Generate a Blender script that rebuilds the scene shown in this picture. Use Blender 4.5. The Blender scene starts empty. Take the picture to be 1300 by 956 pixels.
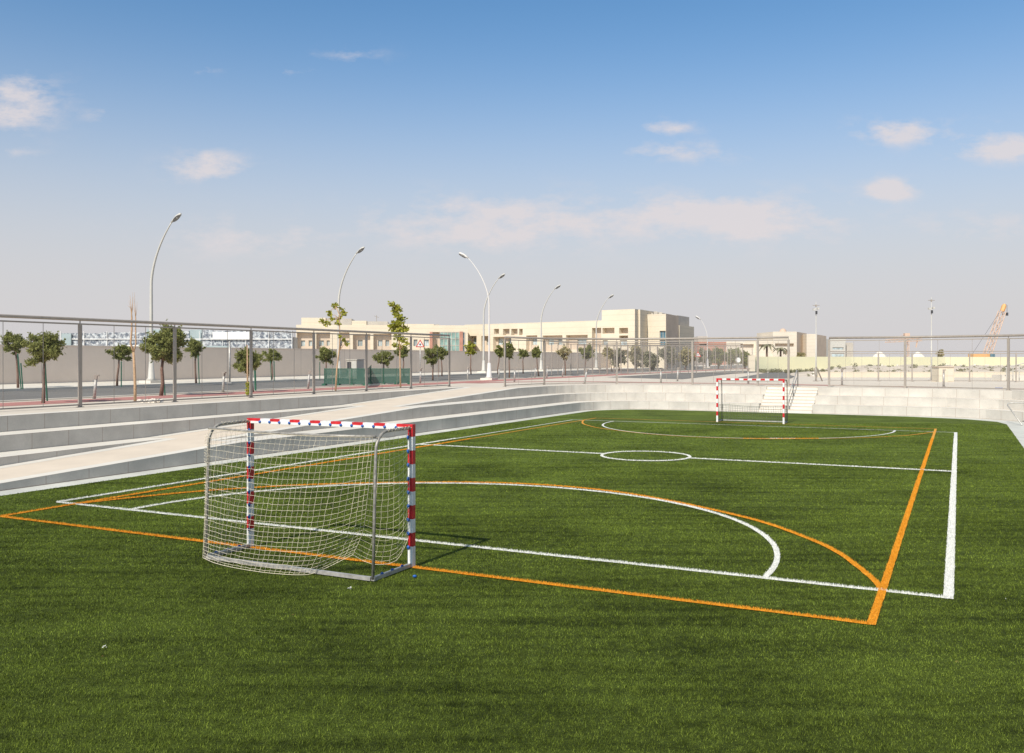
import bpy, math, random
import numpy as np
from mathutils import Vector, geometry

random.seed(7)
rng = np.random.default_rng(11)
R = math.radians
scene = bpy.context.scene
col = scene.collection

# ---------------------------------------------------------------- survey of the place
# camera stands at x=0,y=0, eye height H; the photo's lens gives F (in photo pixels, photo 1300 wide)
F, H, CX, CY = 1138.0, 3.06, 650.0, 454.5
EU = Vector((0.8949, -0.4463, 0)); EV = Vector((0.4463, 0.8949, 0))      # axes of the court
ZT = 1.38                                                                # level of the plaza round the pit
def UV(u, v, z=0.0):
    return EU*u + EV*v + Vector((0, 0, z))
def G(px, py, z=ZT):                     # point of the level z seen at a photo pixel (survey measurement)
    k = (H-z)/(py-CY)
    return Vector(((px-CX)*k, F*k, z))
def D(px, py, Y):
    return Vector(((px-CX)*Y/F, Y, H-(py-CY)*Y/F))
def RU(px, u, z=ZT):                     # point of the line u = const on the bearing px
    a = (px-CX)/F
    Y = u/(a*EU.x+EU.y)
    return Vector((a*Y, Y, z))

# ---------------------------------------------------------------- node helpers / materials
def new_mat(name):
    m = bpy.data.materials.new(name); m.use_nodes = True
    nt = m.node_tree; nt.nodes.clear()
    out = nt.nodes.new('ShaderNodeOutputMaterial')
    b = nt.nodes.new('ShaderNodeBsdfPrincipled')
    nt.links.new(b.outputs[0], out.inputs[0])
    return m, nt, b, out
def N(nt, t, **kw):
    n = nt.nodes.new(t)
    for k, v in kw.items():
        setattr(n, k, v)
    return n
def noise(nt, scale, detail=4, rough=0.55, vec=None):
    n = N(nt, 'ShaderNodeTexNoise'); n.inputs['Scale'].default_value = scale
    n.inputs['Detail'].default_value = detail; n.inputs['Roughness'].default_value = rough
    if vec is None:
        g = N(nt, 'ShaderNodeNewGeometry'); vec = g.outputs['Position']
    nt.links.new(vec, n.inputs['Vector'])
    return n.outputs['Fac']
def ramp(nt, fac, stops):
    r = N(nt, 'ShaderNodeValToRGB'); nt.links.new(fac, r.inputs[0])
    e = r.color_ramp.elements
    while len(e) < len(stops): e.new(0.5)
    for i, (p, c) in enumerate(stops):
        e[i].position = p; e[i].color = (*c, 1)
    return r.outputs[0]
def mixc(nt, fac, a, b, mode='MIX'):
    m = N(nt, 'ShaderNodeMix', data_type='RGBA', blend_type=mode)
    if isinstance(fac, (int, float)): m.inputs[0].default_value = fac
    else: nt.links.new(fac, m.inputs[0])
    for i, c in ((6, a), (7, b)):
        if isinstance(c, tuple): m.inputs[i].default_value = (*c, 1)
        else: nt.links.new(c, m.inputs[i])
    return m.outputs[2]
def mul(c, k): return tuple(min(1, x*k) for x in c)

def simple(name, c, rough=0.6, var=0.12, scale=3.0, metal=0.0, bump=0.0):
    m, nt, b, o = new_mat(name)
    f = noise(nt, scale)
    nt.links.new(ramp(nt, f, [(0.3, mul(c, 1-var)), (0.7, mul(c, 1+var))]), b.inputs['Base Color'])
    b.inputs['Roughness'].default_value = rough; b.inputs['Metallic'].default_value = metal
    if bump:
        bp = N(nt, 'ShaderNodeBump'); bp.inputs['Strength'].default_value = bump
        bp.inputs['Distance'].default_value = 0.02
        nt.links.new(noise(nt, scale*8), bp.inputs['Height']); nt.links.new(bp.outputs[0], b.inputs['Normal'])
    return m

def stone(name, c, joint, bw=1.2, bh=0.46, offset=0.0, mortar=0.011, stain=0.2):
    m, nt, b, o = new_mat(name)
    uv = N(nt, 'ShaderNodeUVMap')
    br = N(nt, 'ShaderNodeTexBrick'); br.offset = offset; br.squash = 1.0
    nt.links.new(uv.outputs[0], br.inputs['Vector'])
    br.inputs['Color1'].default_value = (*mul(c, 0.975), 1); br.inputs['Color2'].default_value = (*mul(c, 1.025), 1)
    br.inputs['Mortar'].default_value = (*joint, 1)
    br.inputs['Scale'].default_value = 1.0; br.inputs['Mortar Size'].default_value = mortar
    br.inputs['Mortar Smooth'].default_value = 0.1; br.inputs['Bias'].default_value = 0.0
    br.inputs['Brick Width'].default_value = bw; br.inputs['Row Height'].default_value = bh
    s1 = ramp(nt, noise(nt, 0.8, 6, 0.65), [(0.32, (1-stain,)*3), (0.68, (1+stain*0.3,)*3)])
    s2 = ramp(nt, noise(nt, 30, 3, 0.6), [(0.3, (0.94,)*3), (0.7, (1.04,)*3)])
    nt.links.new(mixc(nt, 1.0, mixc(nt, 1.0, br.outputs[0], s1, 'MULTIPLY'), s2, 'MULTIPLY'), b.inputs['Base Color'])
    b.inputs['Roughness'].default_value = 0.8
    return m

M = {}
M['stone_face'] = stone('riser_stone', (0.585, 0.545, 0.485), (0.37, 0.28, 0.22), mortar=0.008)
M['coping'] = stone('coping_stone', (0.70, 0.66, 0.59), (0.6, 0.54, 0.47), bw=1.2, bh=30, mortar=0.006, stain=0.1)
M['strip'] = stone('edge_strip_stone', (0.60, 0.60, 0.55), (0.5, 0.5, 0.46), bw=1.2, bh=30, mortar=0.006)
M['ramp_pave'] = simple('ramp_paving', (0.65, 0.555, 0.45), 0.85, 0.06, 1.2)
M['plaza'] = None
M['asphalt'] = simple('asphalt', (0.165, 0.155, 0.142), 0.9, 0.16, 0.35)
M['track'] = simple('red_track', (0.43, 0.19, 0.165), 0.9, 0.12, 0.8)
M['kerb'] = simple('kerb_stone', (0.66, 0.61, 0.53), 0.85, 0.1, 1.0)
M['tan_wall'] = None
M['steel'] = simple('painted_steel', (0.34, 0.295, 0.255), 0.5, 0.08, 5.0, metal=0.1)
M['steel_light'] = simple('galvanised_steel', (0.44, 0.42, 0.39), 0.42, 0.25, 12.0, metal=0.3)
M['goal_steel'] = simple('weathered_tube', (0.30, 0.28, 0.25), 0.45, 0.35, 18.0, metal=0.2)
M['lamp_white'] = simple('lamp_post_paint', (0.52, 0.50, 0.455), 0.5, 0.05, 2.0)
M['lamp_pale'] = simple('glare_lamp_paint', (0.64, 0.61, 0.58), 0.6, 0.04, 2.0)  # lamp paint lightened: overexposed glare against the sky put into the colour
M['lamp_head'] = simple('lamp_head_grey', (0.22, 0.21, 0.20), 0.4, 0.05, 2.0)
M['white'] = simple('white_paint', (0.76, 0.76, 0.74), 0.45, 0.1, 11.0)
M['red'] = simple('red_tape', (0.56, 0.02, 0.025), 0.42, 0.28, 11.0)
M['blue'] = simple('blue_plastic', (0.015, 0.10, 0.38), 0.4, 0.1, 9.0)
M['net'] = simple('net_cord', (0.76, 0.68, 0.53), 0.9, 0.12, 20.0)
M['net_dark'] = simple('dark_net_cord', (0.10, 0.115, 0.09), 0.9, 0.1, 20.0)
M['green_paint'] = simple('green_stake_paint', (0.022, 0.11, 0.065), 0.6, 0.15, 4.0)
M['bark'] = simple('bark_brown', (0.19, 0.115, 0.085), 0.9, 0.25, 14.0)
M['bark_pale'] = simple('bark_pale', (0.46, 0.30, 0.18), 0.9, 0.2, 10.0)
M['cream'] = None
M['tan_shade'] = simple('cream_stone_shade_tone', (0.58, 0.475, 0.375), 0.85, 0.1, 0.5)  # shade of recesses and end walls put into the colour; kiosk roof too
M['louvre'] = simple('roof_louvre', (0.46, 0.42, 0.365), 0.6, 0.1, 0.8)
M['brick_red'] = simple('red_stone', (0.42, 0.21, 0.155), 0.85, 0.15, 1.0)
M['yellow'] = simple('yellow_hoarding_paint', (0.88, 0.835, 0.56), 0.7, 0.05, 0.15)
M['crane'] = simple('crane_orange', (0.66, 0.36, 0.14), 0.6, 0.1, 0.8)
M['crane_pale'] = simple('crane_pale_lattice', (0.58, 0.42, 0.32), 0.7, 0.06, 0.8)
M['dirt'] = simple('dirt', (0.58, 0.50, 0.41), 0.95, 0.2, 0.5, bump=0.5)
M['mound'] = simple('pale_sand_mound', (0.72, 0.66, 0.58), 0.95, 0.1, 0.4)
M['cabinet'] = simple('cabinet_paint', (0.50, 0.46, 0.40), 0.5, 0.05, 3.0)
M['dark'] = simple('dark_trim', (0.05, 0.05, 0.055), 0.5, 0.1, 4.0)
M['sign_white'] = simple('sign_white', (0.75, 0.74, 0.72), 0.5, 0.03, 4.0)
M['sign_red'] = simple('sign_red', (0.55, 0.06, 0.04), 0.5, 0.05, 4.0)
M['litter'] = simple('paper_litter', (0.72, 0.72, 0.69), 0.8, 0.05, 30.0)
M['leaf_brown'] = simple('dry_leaf', (0.30, 0.15, 0.06), 0.8, 0.2, 30.0)

def ground_mat():
    m, nt, b, o = new_mat('plaza_and_sand')
    big = ramp(nt, noise(nt, 0.05, 5, 0.6), [(0.35, (0.58, 0.51, 0.425)), (0.65, (0.66, 0.59, 0.50))])
    fine = ramp(nt, noise(nt, 2.5, 5, 0.65), [(0.3, (0.90,)*3), (0.7, (1.06,)*3)])
    nt.links.new(mixc(nt, 1.0, big, fine, 'MULTIPLY'), b.inputs['Base Color'])
    b.inputs['Roughness'].default_value = 0.9
    return m
M['plaza'] = ground_mat()

def wall_mat():
    m, nt, b, o = new_mat('tan_render')
    uv = N(nt, 'ShaderNodeUVMap')
    br = N(nt, 'ShaderNodeTexBrick'); br.offset = 0.0
    nt.links.new(uv.outputs[0], br.inputs['Vector'])
    c = (0.76, 0.65, 0.55)
    br.inputs['Color1'].default_value = (*mul(c, 0.96), 1); br.inputs['Color2'].default_value = (*mul(c, 1.04), 1)
    br.inputs['Mortar'].default_value = (*mul(c, 0.74), 1)
    br.inputs['Scale'].default_value = 1.0; br.inputs['Mortar Size'].default_value = 0.03
    br.inputs['Brick Width'].default_value = 6.0; br.inputs['Row Height'].default_value = 40.0
    s = ramp(nt, noise(nt, 0.25, 6, 0.7), [(0.3, (0.90,)*3), (0.7, (1.05,)*3)])
    nt.links.new(mixc(nt, 1.0, br.outputs[0], s, 'MULTIPLY'), b.inputs['Base Color'])
    b.inputs['Roughness'].default_value = 0.9
    return m
M['tan_wall'] = wall_mat()

def cream_mat(name, c):
    m, nt, b, o = new_mat(name)
    tc = N(nt, 'ShaderNodeNewGeometry')
    sp = N(nt, 'ShaderNodeSeparateXYZ'); nt.links.new(tc.outputs['Position'], sp.inputs[0])
    w = N(nt, 'ShaderNodeMath', operation='PINGPONG'); w.inputs[1].default_value = 0.45
    nt.links.new(sp.outputs[2], w.inputs[0])
    band = ramp(nt, w.outputs[0], [(0.0, (0.88,)*3), (0.10, (1.0,)*3)])
    s = ramp(nt, noise(nt, 0.35, 5, 0.7), [(0.3, mul(c, 0.93)), (0.7, mul(c, 1.05))])
    nt.links.new(mixc(nt, 1.0, s, band, 'MULTIPLY'), b.inputs['Base Color'])
    b.inputs['Roughness'].default_value = 0.85
    return m
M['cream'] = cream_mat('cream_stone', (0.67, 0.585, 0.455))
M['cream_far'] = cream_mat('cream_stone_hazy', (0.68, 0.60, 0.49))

def glass_mat(name, c):
    m, nt, b, o = new_mat(name)
    f = noise(nt, 0.8, 2)
    nt.links.new(ramp(nt, f, [(0.35, mul(c, 0.6)), (0.65, mul(c, 1.2))]), b.inputs['Base Color'])
    b.inputs['Roughness'].default_value = 0.12
    return m
M['glass'] = glass_mat('window_glass', (0.44, 0.52, 0.54))
M['glass_teal'] = glass_mat('curtain_wall_glass', (0.28, 0.42, 0.38))
M['glass_blue'] = glass_mat('blue_glass', (0.10, 0.20, 0.26))

def see_through(name, c, alpha):
    m, nt, b, o = new_mat(name)
    t = N(nt, 'ShaderNodeBsdfTransparent'); mx = N(nt, 'ShaderNodeMixShader')
    mx.inputs[0].default_value = alpha
    f = noise(nt, 2.0, 3)
    nt.links.new(ramp(nt, f, [(0.3, mul(c, 0.85)), (0.7, mul(c, 1.1))]), b.inputs['Base Color'])
    b.inputs['Roughness'].default_value = 0.7
    nt.links.new(t.outputs[0], mx.inputs[1]); nt.links.new(b.outputs[0], mx.inputs[2])
    nt.links.new(mx.outputs[0], o.inputs[0])
    return m
M['fence_mesh'] = see_through('fine_fence_mesh', (0.42, 0.39, 0.36), 0.035)
M['cage_mesh'] = see_through('court_cage_mesh', (0.42, 0.39, 0.36), 0.14)
M['green_mesh'] = see_through('green_shade_mesh', (0.03, 0.098, 0.07), 0.84)

def screen_mat():
    m, nt, b, o = new_mat('perforated_screen')
    g = N(nt, 'ShaderNodeNewGeometry')
    v = N(nt, 'ShaderNodeTexVoronoi', feature='DISTANCE_TO_EDGE'); v.inputs['Scale'].default_value = 2.0
    nt.links.new(g.outputs['Position'], v.inputs['Vector'])
    n1 = noise(nt, 2.6, 2)
    holes = ramp(nt, n1, [(0.44, (0.60, 0.64, 0.66)), (0.52, (0.10, 0.12, 0.16))])
    c = ramp(nt, v.outputs['Distance'], [(0.05, (0.47, 0.47, 0.47)), (0.15, (0.16, 0.18, 0.21))])
    nt.links.new(mixc(nt, 0.55, c, holes), b.inputs['Base Color'])
    b.inputs['Roughness'].default_value = 0.7
    return m
M['screen'] = screen_mat()
M['screen_teal'] = simple('teal_panel', (0.33, 0.40, 0.41), 0.5, 0.12, 0.8)

def leaf_mat(name, dark, light):
    m, nt, b, o = new_mat(name)
    g = N(nt, 'ShaderNodeNewGeometry')
    nt.links.new(ramp(nt, g.outputs['Random Per Island'], [(0.0, dark), (1.0, light)]), b.inputs['Base Color'])
    b.inputs['Roughness'].default_value = 0.6; b.inputs['Specular IOR Level'].default_value = 0.12
    tr = N(nt, 'ShaderNodeBsdfTranslucent'); tr.inputs[0].default_value = (*mul(light, 1.2), 1)
    mx = N(nt, 'ShaderNodeMixShader'); mx.inputs[0].default_value = 0.25
    nt.links.new(b.outputs[0], mx.inputs[1]); nt.links.new(tr.outputs[0], mx.inputs[2])
    nt.links.new(mx.outputs[0], o.inputs[0])
    return m
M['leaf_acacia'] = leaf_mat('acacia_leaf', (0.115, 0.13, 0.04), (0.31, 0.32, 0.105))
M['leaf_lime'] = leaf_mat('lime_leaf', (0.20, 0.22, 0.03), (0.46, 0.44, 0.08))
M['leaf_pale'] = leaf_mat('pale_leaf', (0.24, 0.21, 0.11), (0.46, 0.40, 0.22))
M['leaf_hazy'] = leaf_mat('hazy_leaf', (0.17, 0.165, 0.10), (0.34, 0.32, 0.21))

TURF_D, TURF_M, TURF_L = (0.049, 0.070, 0.010), (0.099, 0.136, 0.021), (0.16, 0.17, 0.045)
def turf_fac(nt):
    big = noise(nt, 0.35, 5, 0.62)
    mp = N(nt, 'ShaderNodeMapping'); g = N(nt, 'ShaderNodeNewGeometry')
    mp.inputs['Rotation'].default_value = (0, 0, math.atan2(0.4463, 0.8949)); mp.inputs['Scale'].default_value = (0.25, 3.0, 1)
    nt.links.new(g.outputs['Position'], mp.inputs[0])
    streak = noise(nt, 1.2, 5, 0.6, mp.outputs[0])
    fine = noise(nt, 7.0, 4, 0.7)
    a = N(nt, 'ShaderNodeMath', operation='ADD'); nt.links.new(big, a.inputs[0]); nt.links.new(streak, a.inputs[1])
    c = N(nt, 'ShaderNodeMath', operation='ADD'); nt.links.new(a.outputs[0], c.inputs[0]); nt.links.new(fine, c.inputs[1])
    d = N(nt, 'ShaderNodeMath', operation='DIVIDE'); nt.links.new(c.outputs[0], d.inputs[0]); d.inputs[1].default_value = 3.0
    return d.outputs[0]
def turf_mat(blade):
    m, nt, b, o = new_mat('turf_blade' if blade else 'turf_base')
    f = turf_fac(nt)
    base = ramp(nt, f, [(0.41, TURF_D), (0.49, TURF_M), (0.58, mul(TURF_M, 1.5))])
    if blade:
        g = N(nt, 'ShaderNodeNewGeometry')
        k = ramp(nt, g.outputs['Random Per Island'], [(0.0, (0.32, 0.34, 0.35)), (0.45, (0.95,)*3), (0.85, (1.45, 1.4, 1.3)), (1.0, (1.9, 1.75, 1.7))])
        b.inputs['Roughness'].default_value = 0.5
        b.inputs['Specular IOR Level'].default_value = 0.05
    else:
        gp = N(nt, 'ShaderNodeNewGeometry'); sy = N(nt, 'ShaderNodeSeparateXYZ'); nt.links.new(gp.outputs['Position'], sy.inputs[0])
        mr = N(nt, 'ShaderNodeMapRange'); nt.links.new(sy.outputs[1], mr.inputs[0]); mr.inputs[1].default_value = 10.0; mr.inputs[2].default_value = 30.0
        base = mixc(nt, 1.0, base, ramp(nt, mr.outputs[0], [(0.0, (0.58,)*3), (1.0, (1.0,)*3)]), 'MULTIPLY')  # near shade between the fibres painted into the base sheet colour
        k = ramp(nt, noise(nt, 38.0, 4, 0.75), [(0.3, (0.4,)*3), (0.5, (0.9,)*3), (0.72, (1.7, 1.6, 1.5))])
        bp = N(nt, 'ShaderNodeBump'); bp.inputs['Strength'].default_value = 0.9; bp.inputs['Distance'].default_value = 0.03
        nt.links.new(noise(nt, 38.0, 4, 0.75), bp.inputs['Height']); nt.links.new(bp.outputs[0], b.inputs['Normal'])
        b.inputs['Roughness'].default_value = 0.8
        b.inputs['Specular IOR Level'].default_value = 0.1
    nt.links.new(mixc(nt, 1.0, base, k, 'MULTIPLY'), b.inputs['Base Color'])
    return m
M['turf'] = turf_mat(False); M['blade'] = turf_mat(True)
def line_mat(name, c):
    m, nt, b, o = new_mat(name)
    f = noise(nt, 40.0, 4, 0.8)
    nt.links.new(ramp(nt, f, [(0.3, mul(c, 0.66)), (0.55, c), (0.8, mul(c, 1.1))]), b.inputs['Base Color'])
    b.inputs['Roughness'].default_value = 0.7
    return m
M['line_white'] = line_mat('white_turf_fibre', (0.78, 0.78, 0.74))
M['line_orange'] = line_mat('orange_turf_fibre', (0.74, 0.32, 0.012))

# ---------------------------------------------------------------- mesh builder and tags
def V3(p): return Vector((p[0], p[1], p[2]))
class MB:
    def __init__(s): s.v = []; s.f = []; s.mi = []; s.uv = []
    def face(s, pts, mi=0, uv=None):
        i = len(s.v); s.v += [V3(p) for p in pts]
        s.f.append(tuple(range(i, i+len(pts)))); s.mi.append(mi)
        s.uv.append(uv or [(p[0], p[1]) for p in pts])
    def box(s, c, sx, sy, sz, ax=Vector((1, 0, 0)), ay=None, mi=0):        # c = centre of the bottom
        ax = Vector(ax).normalized(); ay = Vector((-ax.y, ax.x, 0)) if ay is None else Vector(ay).normalized()
        az = ax.cross(ay).normalized(); c = V3(c)
        P = [c+ax*(a*sx/2)+ay*(b*sy/2)+az*(d*sz) for d in (0, 1) for a, b in ((-1, -1), (1, -1), (1, 1), (-1, 1))]
        i = len(s.v); s.v += P
        for q in ((3, 2, 1, 0), (4, 5, 6, 7), (0, 1, 5, 4), (1, 2, 6, 5), (2, 3, 7, 6), (3, 0, 4, 7)):
            s.f.append(tuple(i+k for k in q)); s.mi.append(mi)
            s.uv.append([(s.v[i+k].dot(ax), s.v[i+k].z) for k in q])
    def prism(s, poly, z0, z1, mi=0):                                       # poly ccw list of (x,y)
        n = len(poly)
        for i in range(n):
            a, b = poly[i], poly[(i+1) % n]
            L = math.hypot(b[0]-a[0], b[1]-a[1])
            s.face([(a[0], a[1], z0), (b[0], b[1], z0), (b[0], b[1], z1), (a[0], a[1], z1)], mi, [(0, z0), (L, z0), (L, z1), (0, z1)])
        s.face([(p[0], p[1], z1) for p in poly], mi)
    def tube(s, pts, r, n=6, mi=0, cap=True):
        pts = [V3(p) for p in pts]; m = len(pts)
        rs = r if isinstance(r, (list, tuple)) else [r]*m
        i0 = len(s.v); prev = None
        for k in range(m):
            t = (pts[min(k+1, m-1)]-pts[max(k-1, 0)]).normalized()
            if prev is None:
                a = t.cross(Vector((0, 0, 1)))
                if a.length < 0.05: a = t.cross(Vector((1, 0, 0)))
            else: a = prev-t*prev.dot(t)
            a.normalize(); prev = a; b = t.cross(a)
            for j in range(n):
                th = 2*math.pi*j/n
                s.v.append(pts[k]+a*(rs[k]*math.cos(th))+b*(rs[k]*math.sin(th)))
        for k in range(m-1):
            for j in range(n):
                q = (i0+k*n+j, i0+k*n+(j+1) % n, i0+(k+1)*n+(j+1) % n, i0+(k+1)*n+j)
                s.f.append(q); s.mi.append(mi); s.uv.append([(0, 0)]*4)
        if cap:
            s.f.append(tuple(i0+j for j in range(n))[::-1]); s.mi.append(mi); s.uv.append([(0, 0)]*n)
            s.f.append(tuple(i0+(m-1)*n+j for j in range(n))); s.mi.append(mi); s.uv.append([(0, 0)]*n)
    def ball(s, c, rx, ry, rz, n=8, m=5, mi=0):
        c = V3(c); i0 = len(s.v)
        for a in range(m+1):
            ph = math.pi*a/m
            for j in range(n):
                th = 2*math.pi*j/n
                s.v.append(c+Vector((rx*math.sin(ph)*math.cos(th), ry*math.sin(ph)*math.sin(th), rz*math.cos(ph))))
        for a in range(m):
            for j in range(n):
                s.f.append((i0+a*n+j, i0+(a+1)*n+j, i0+(a+1)*n+(j+1) % n, i0+a*n+(j+1) % n)); s.mi.append(mi); s.uv.append([(0, 0)]*4)
    def build(s, name, mats, parent=None, smooth=False, loc=None):
        me = bpy.data.meshes.new(name)
        if not isinstance(mats, (list, tuple)): mats = [mats]
        for m in mats: me.materials.append(m)
        o = bpy.data.objects.new(name, me); col.objects.link(o)
        org = Vector((0, 0, 0))
        if parent is not None:
            p = parent
            while p is not None: org = org+p.location; p = p.parent
            o.parent = parent
        elif loc is not None:
            org = V3(loc); o.location = org
        me.from_pydata([tuple(p-org) for p in s.v], [], s.f)
        ul = me.uv_layers.new(name='UVMap')
        flat = [c for f in s.uv for uv in f for c in uv]
        ul.data.foreach_set('uv', flat)
        me.polygons.foreach_set('material_index', s.mi)
        if smooth: me.polygons.foreach_set('use_smooth', [True]*len(s.f))
        me.update()
        return o
def tag(o, label=None, cat=None, group=None, kind=None):
    if label: o['label'] = label
    if cat: o['category'] = cat
    if group: o['group'] = group
    if kind: o['kind'] = kind
    return o
def thing(name, label, cat, loc, group=None):
    o = bpy.data.objects.new(name, None); col.objects.link(o); o.location = V3(loc); o.empty_display_size = 0.3
    return tag(o, label, cat, group)
def dup(root, loc, rz=0, label=None, group=None):
    r = root.copy(); col.objects.link(r); r.location = V3(loc); r.rotation_euler = (0, 0, rz)
    if label: r['label'] = label
    if group: r['group'] = group
    for ch in list(root.children):
        c = ch.copy(); col.objects.link(c); c.parent = r
        for g in list(ch.children):
            d = g.copy(); col.objects.link(d); d.parent = c
    return r
def struct(o): o['kind'] = 'structure'; return o

# ---------------------------------------------------------------- the pit: turf, strip, terraces, ramp
UL, UR, VF, VN = -19.8, 5.0, 52.0, 1.2          # foot of the lowest riser: left, right, far, near
def ring(off, vstart):                          # foot line from the left side round the far end to the right side
    r = 4.0+off; pts = [(UL-off, vstart)]
    cu, cv = UL+4.0, VF-4.0
    for k in range(0, 13):
        a = math.pi-(math.pi/2)*k/12
        pts.append((cu+r*math.cos(a), cv+r*math.sin(a)))
    return pts
def far_right(off):
    base = [(-0.8, 52.0), (1.2, 51.1), (2.9, 49.5), (4.2, 47.4), (5.0, 45.0), (5.0, 1.2)]
    out = []
    for i, p in enumerate(base):
        a = base[max(i-1, 0)] if i else (-3, 52.0); b = base[min(i+1, len(base)-1)]
        t = Vector((b[0]-a[0], b[1]-a[1])).normalized(); n = Vector((-t.y, t.x))
        out.append((p[0]+n.x*off, p[1]+n.y*off))
    return out
TD = 1.1
S0, S1 = -10.2, -7.3                            # the flight of steps
ZS = [0.0, 0.46, 0.92, 1.38]
def tier(line, inner, z0, z1, name, label):
    mb = MB(); s = 0.0
    for i in range(len(line)-1):
        a, b = UV(*line[i]), UV(*line[i+1]); c, d = UV(*inner[i]), UV(*inner[i+1])
        L = (b-a).length
        mb.face([a+Vector((0, 0, z0)), b+Vector((0, 0, z0)), b+Vector((0, 0, z1)), a+Vector((0, 0, z1))][::-1], 0, [(s, z0), (s+L, z0), (s+L, z1), (s, z1)][::-1])
        mb.face([a+Vector((0, 0, z1)), b+Vector((0, 0, z1)), d+Vector((0, 0, z1)), c+Vector((0, 0, z1))][::-1], 1, [(s, 0.3), (s+L, 0.3), (s+L, 1.3), (s, 1.3)][::-1])
        s += L
    for i in (0, len(line)-1):                  # end cheeks
        a, c = UV(*line[i]), UV(*inner[i])
        mb.face([a+Vector((0, 0, z0)), c+Vector((0, 0, z0)), c+Vector((0, 0, z1)), a+Vector((0, 0, z1))], 0, [(0.1, z0), (1.1, z0), (1.1, z1), (0.1, z1)])
    o = mb.build(name, [M['stone_face'], M['coping']])
    return tag(o, label, 'terrace step', 'stone terrace steps round the sunken pitch')
starts = [21.0, 33.0, 45.0]
nm = ['lowest', 'middle', 'top']
for k in range(3):
    l0 = ring(TD*k, starts[k])+[(S0, VF+TD*k)]
    w = TD if k < 2 else 0.45
    l1 = ring(TD*k+w, starts[k])+[(S0, VF+TD*k+w)]
    tier(l0, l1, ZS[k]-(0.02 if k == 0 else 0), ZS[k+1], 'terrace_step',
         '%s stone terrace step curving from the ramp to the left side of the far stairs' % nm[k])
    l0 = [(S1, VF+TD*k)]+far_right(TD*k); l1 = [(S1, VF+TD*k+w)]+far_right(TD*k+w)
    tier(l0, l1, ZS[k]-(0.02 if k == 0 else 0), ZS[k+1], 'terrace_step',
         '%s stone terrace step of the far wall right of the stairs' % nm[k])
def zr(v): return max(0.02, 0.46+(v-21.0)*0.46/12.0)
def kA(v): return -22.3-(v-13)*0.075 if v < 21 else -22.9
def kB(v): return -23.6-(v-13)*0.025
def kC(v): return -24.7-(v-13)*0.022
for k, (fn, fn2, v1, z0, z1, lab) in enumerate(((kA, kB, 21, -0.02, 0.46, 'lowest stone terrace step left of the ramp, tapering out where the ramp climbs'),
                                  (kB, kC, 33, 0.46, 0.92, 'middle stone terrace step left of the ramp under the near fence'),
                                  (kC, lambda v: kC(v)-0.5, 45, 0.92, 1.38, 'top stone terrace step left of the ramp, at the foot of the near fence'))):
    vs = [1.2, 6, 13, 17, 21, 27, 33, 39, 45]; vs = [v for v in vs if v <= v1]
    tier([(fn(v), v) for v in vs], [(fn2(v), v) for v in vs], z0, z1, 'terrace_step', lab)
# ramp
rp = MB(); s = 0
def rampseg(v0, v1, f, b):
    L = v1-v0
    za, zb = zr(v0), zr(v1)
    A, B, C_, D_ = UV(f(v0), v0, za), UV(f(v1), v1, zb), UV(b(v1), v1, zb), UV(b(v0), v0, za)
    rp.face([A, B, C_, D_], 0)
    e = 0.004; wv = 0.42
    for (p, q, sg) in ((f, f, -1), (b, b, 1)):
        rp.face([UV(p(v0), v0, za+e), UV(p(v1), v1, zb+e), UV(p(v1)+sg*wv, v1, zb+e), UV(p(v0)+sg*wv, v0, za+e)][::(1 if sg < 0 else -1)], 1,
                [(v0, 0.3), (v1, 0.3), (v1, 0.6), (v0, 0.6)])
    zlow = -0.02 if v1 <= 21 else (0.46 if v1 <= 33 else 0.92)
    rp.face([UV(f(v0), v0, zlow), UV(f(v1), v1, zlow), B, A][::-1], 2, [(v0, zlow), (v1, zlow), (v1, zb), (v0, za)][::-1])
fA = lambda v: UL; fB = lambda v: UL-TD; fC = lambda v: UL-2*TD
rampseg(1.2, 9.5, fA, kA); rampseg(9.5, 13, fA, kA); rampseg(13, 21, fA, kA); rampseg(21, 27, fB, kB); rampseg(27, 33, fB, kB); rampseg(33, 45, fC, kC)
struct(rp.build('ramp', [M['ramp_pave'], M['coping'], M['stone_face']]))

# strip of pale paving between turf and wall, right hand apron (one sheet a little below the turf top)
st = MB()
pit = [UV(-22.2, 1.2), UV(5.0, 1.2), UV(5.0, 46), UV(3, 51), UV(0, 52.3), UV(-19, 52.3), UV(-20.2, 50), UV(-20.2, 8), UV(-22.2, 8)]
st.face([p+Vector((0, 0, -0.012)) for p in pit], 0, [(p.dot(EV), 5) for p in pit])
struct(st.build('pavement', M['strip']))
# near wall behind the photographer
TU0, TU1, TVN, TVF = -19.05, 1.97, 2.2, 51.35
def turf_outline():
    pts = [(TU0, TVN), (TU1, TVN)]
    def arc(cu, cv, r, a0, a1, n=10):
        return [(cu+r*math.cos(R(a0+(a1-a0)*k/n)), cv+r*math.sin(R(a0+(a1-a0)*k/n))) for k in range(n+1)]
    pts += [(TU1, 47.2), (TU1-0.35, 48.9), (TU1-1.6, 50.2), (-2.4, 51.2), (-6, TVF)]
    pts += arc(TU0+3.4, TVF-3.4, 3.4, 90, 180)
    return pts
tout = turf_outline()
tf = MB(); tf.face([UV(u, v, 0.0) for u, v in tout]); struct(tf.build('turf_pitch', M['turf']))

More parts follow.
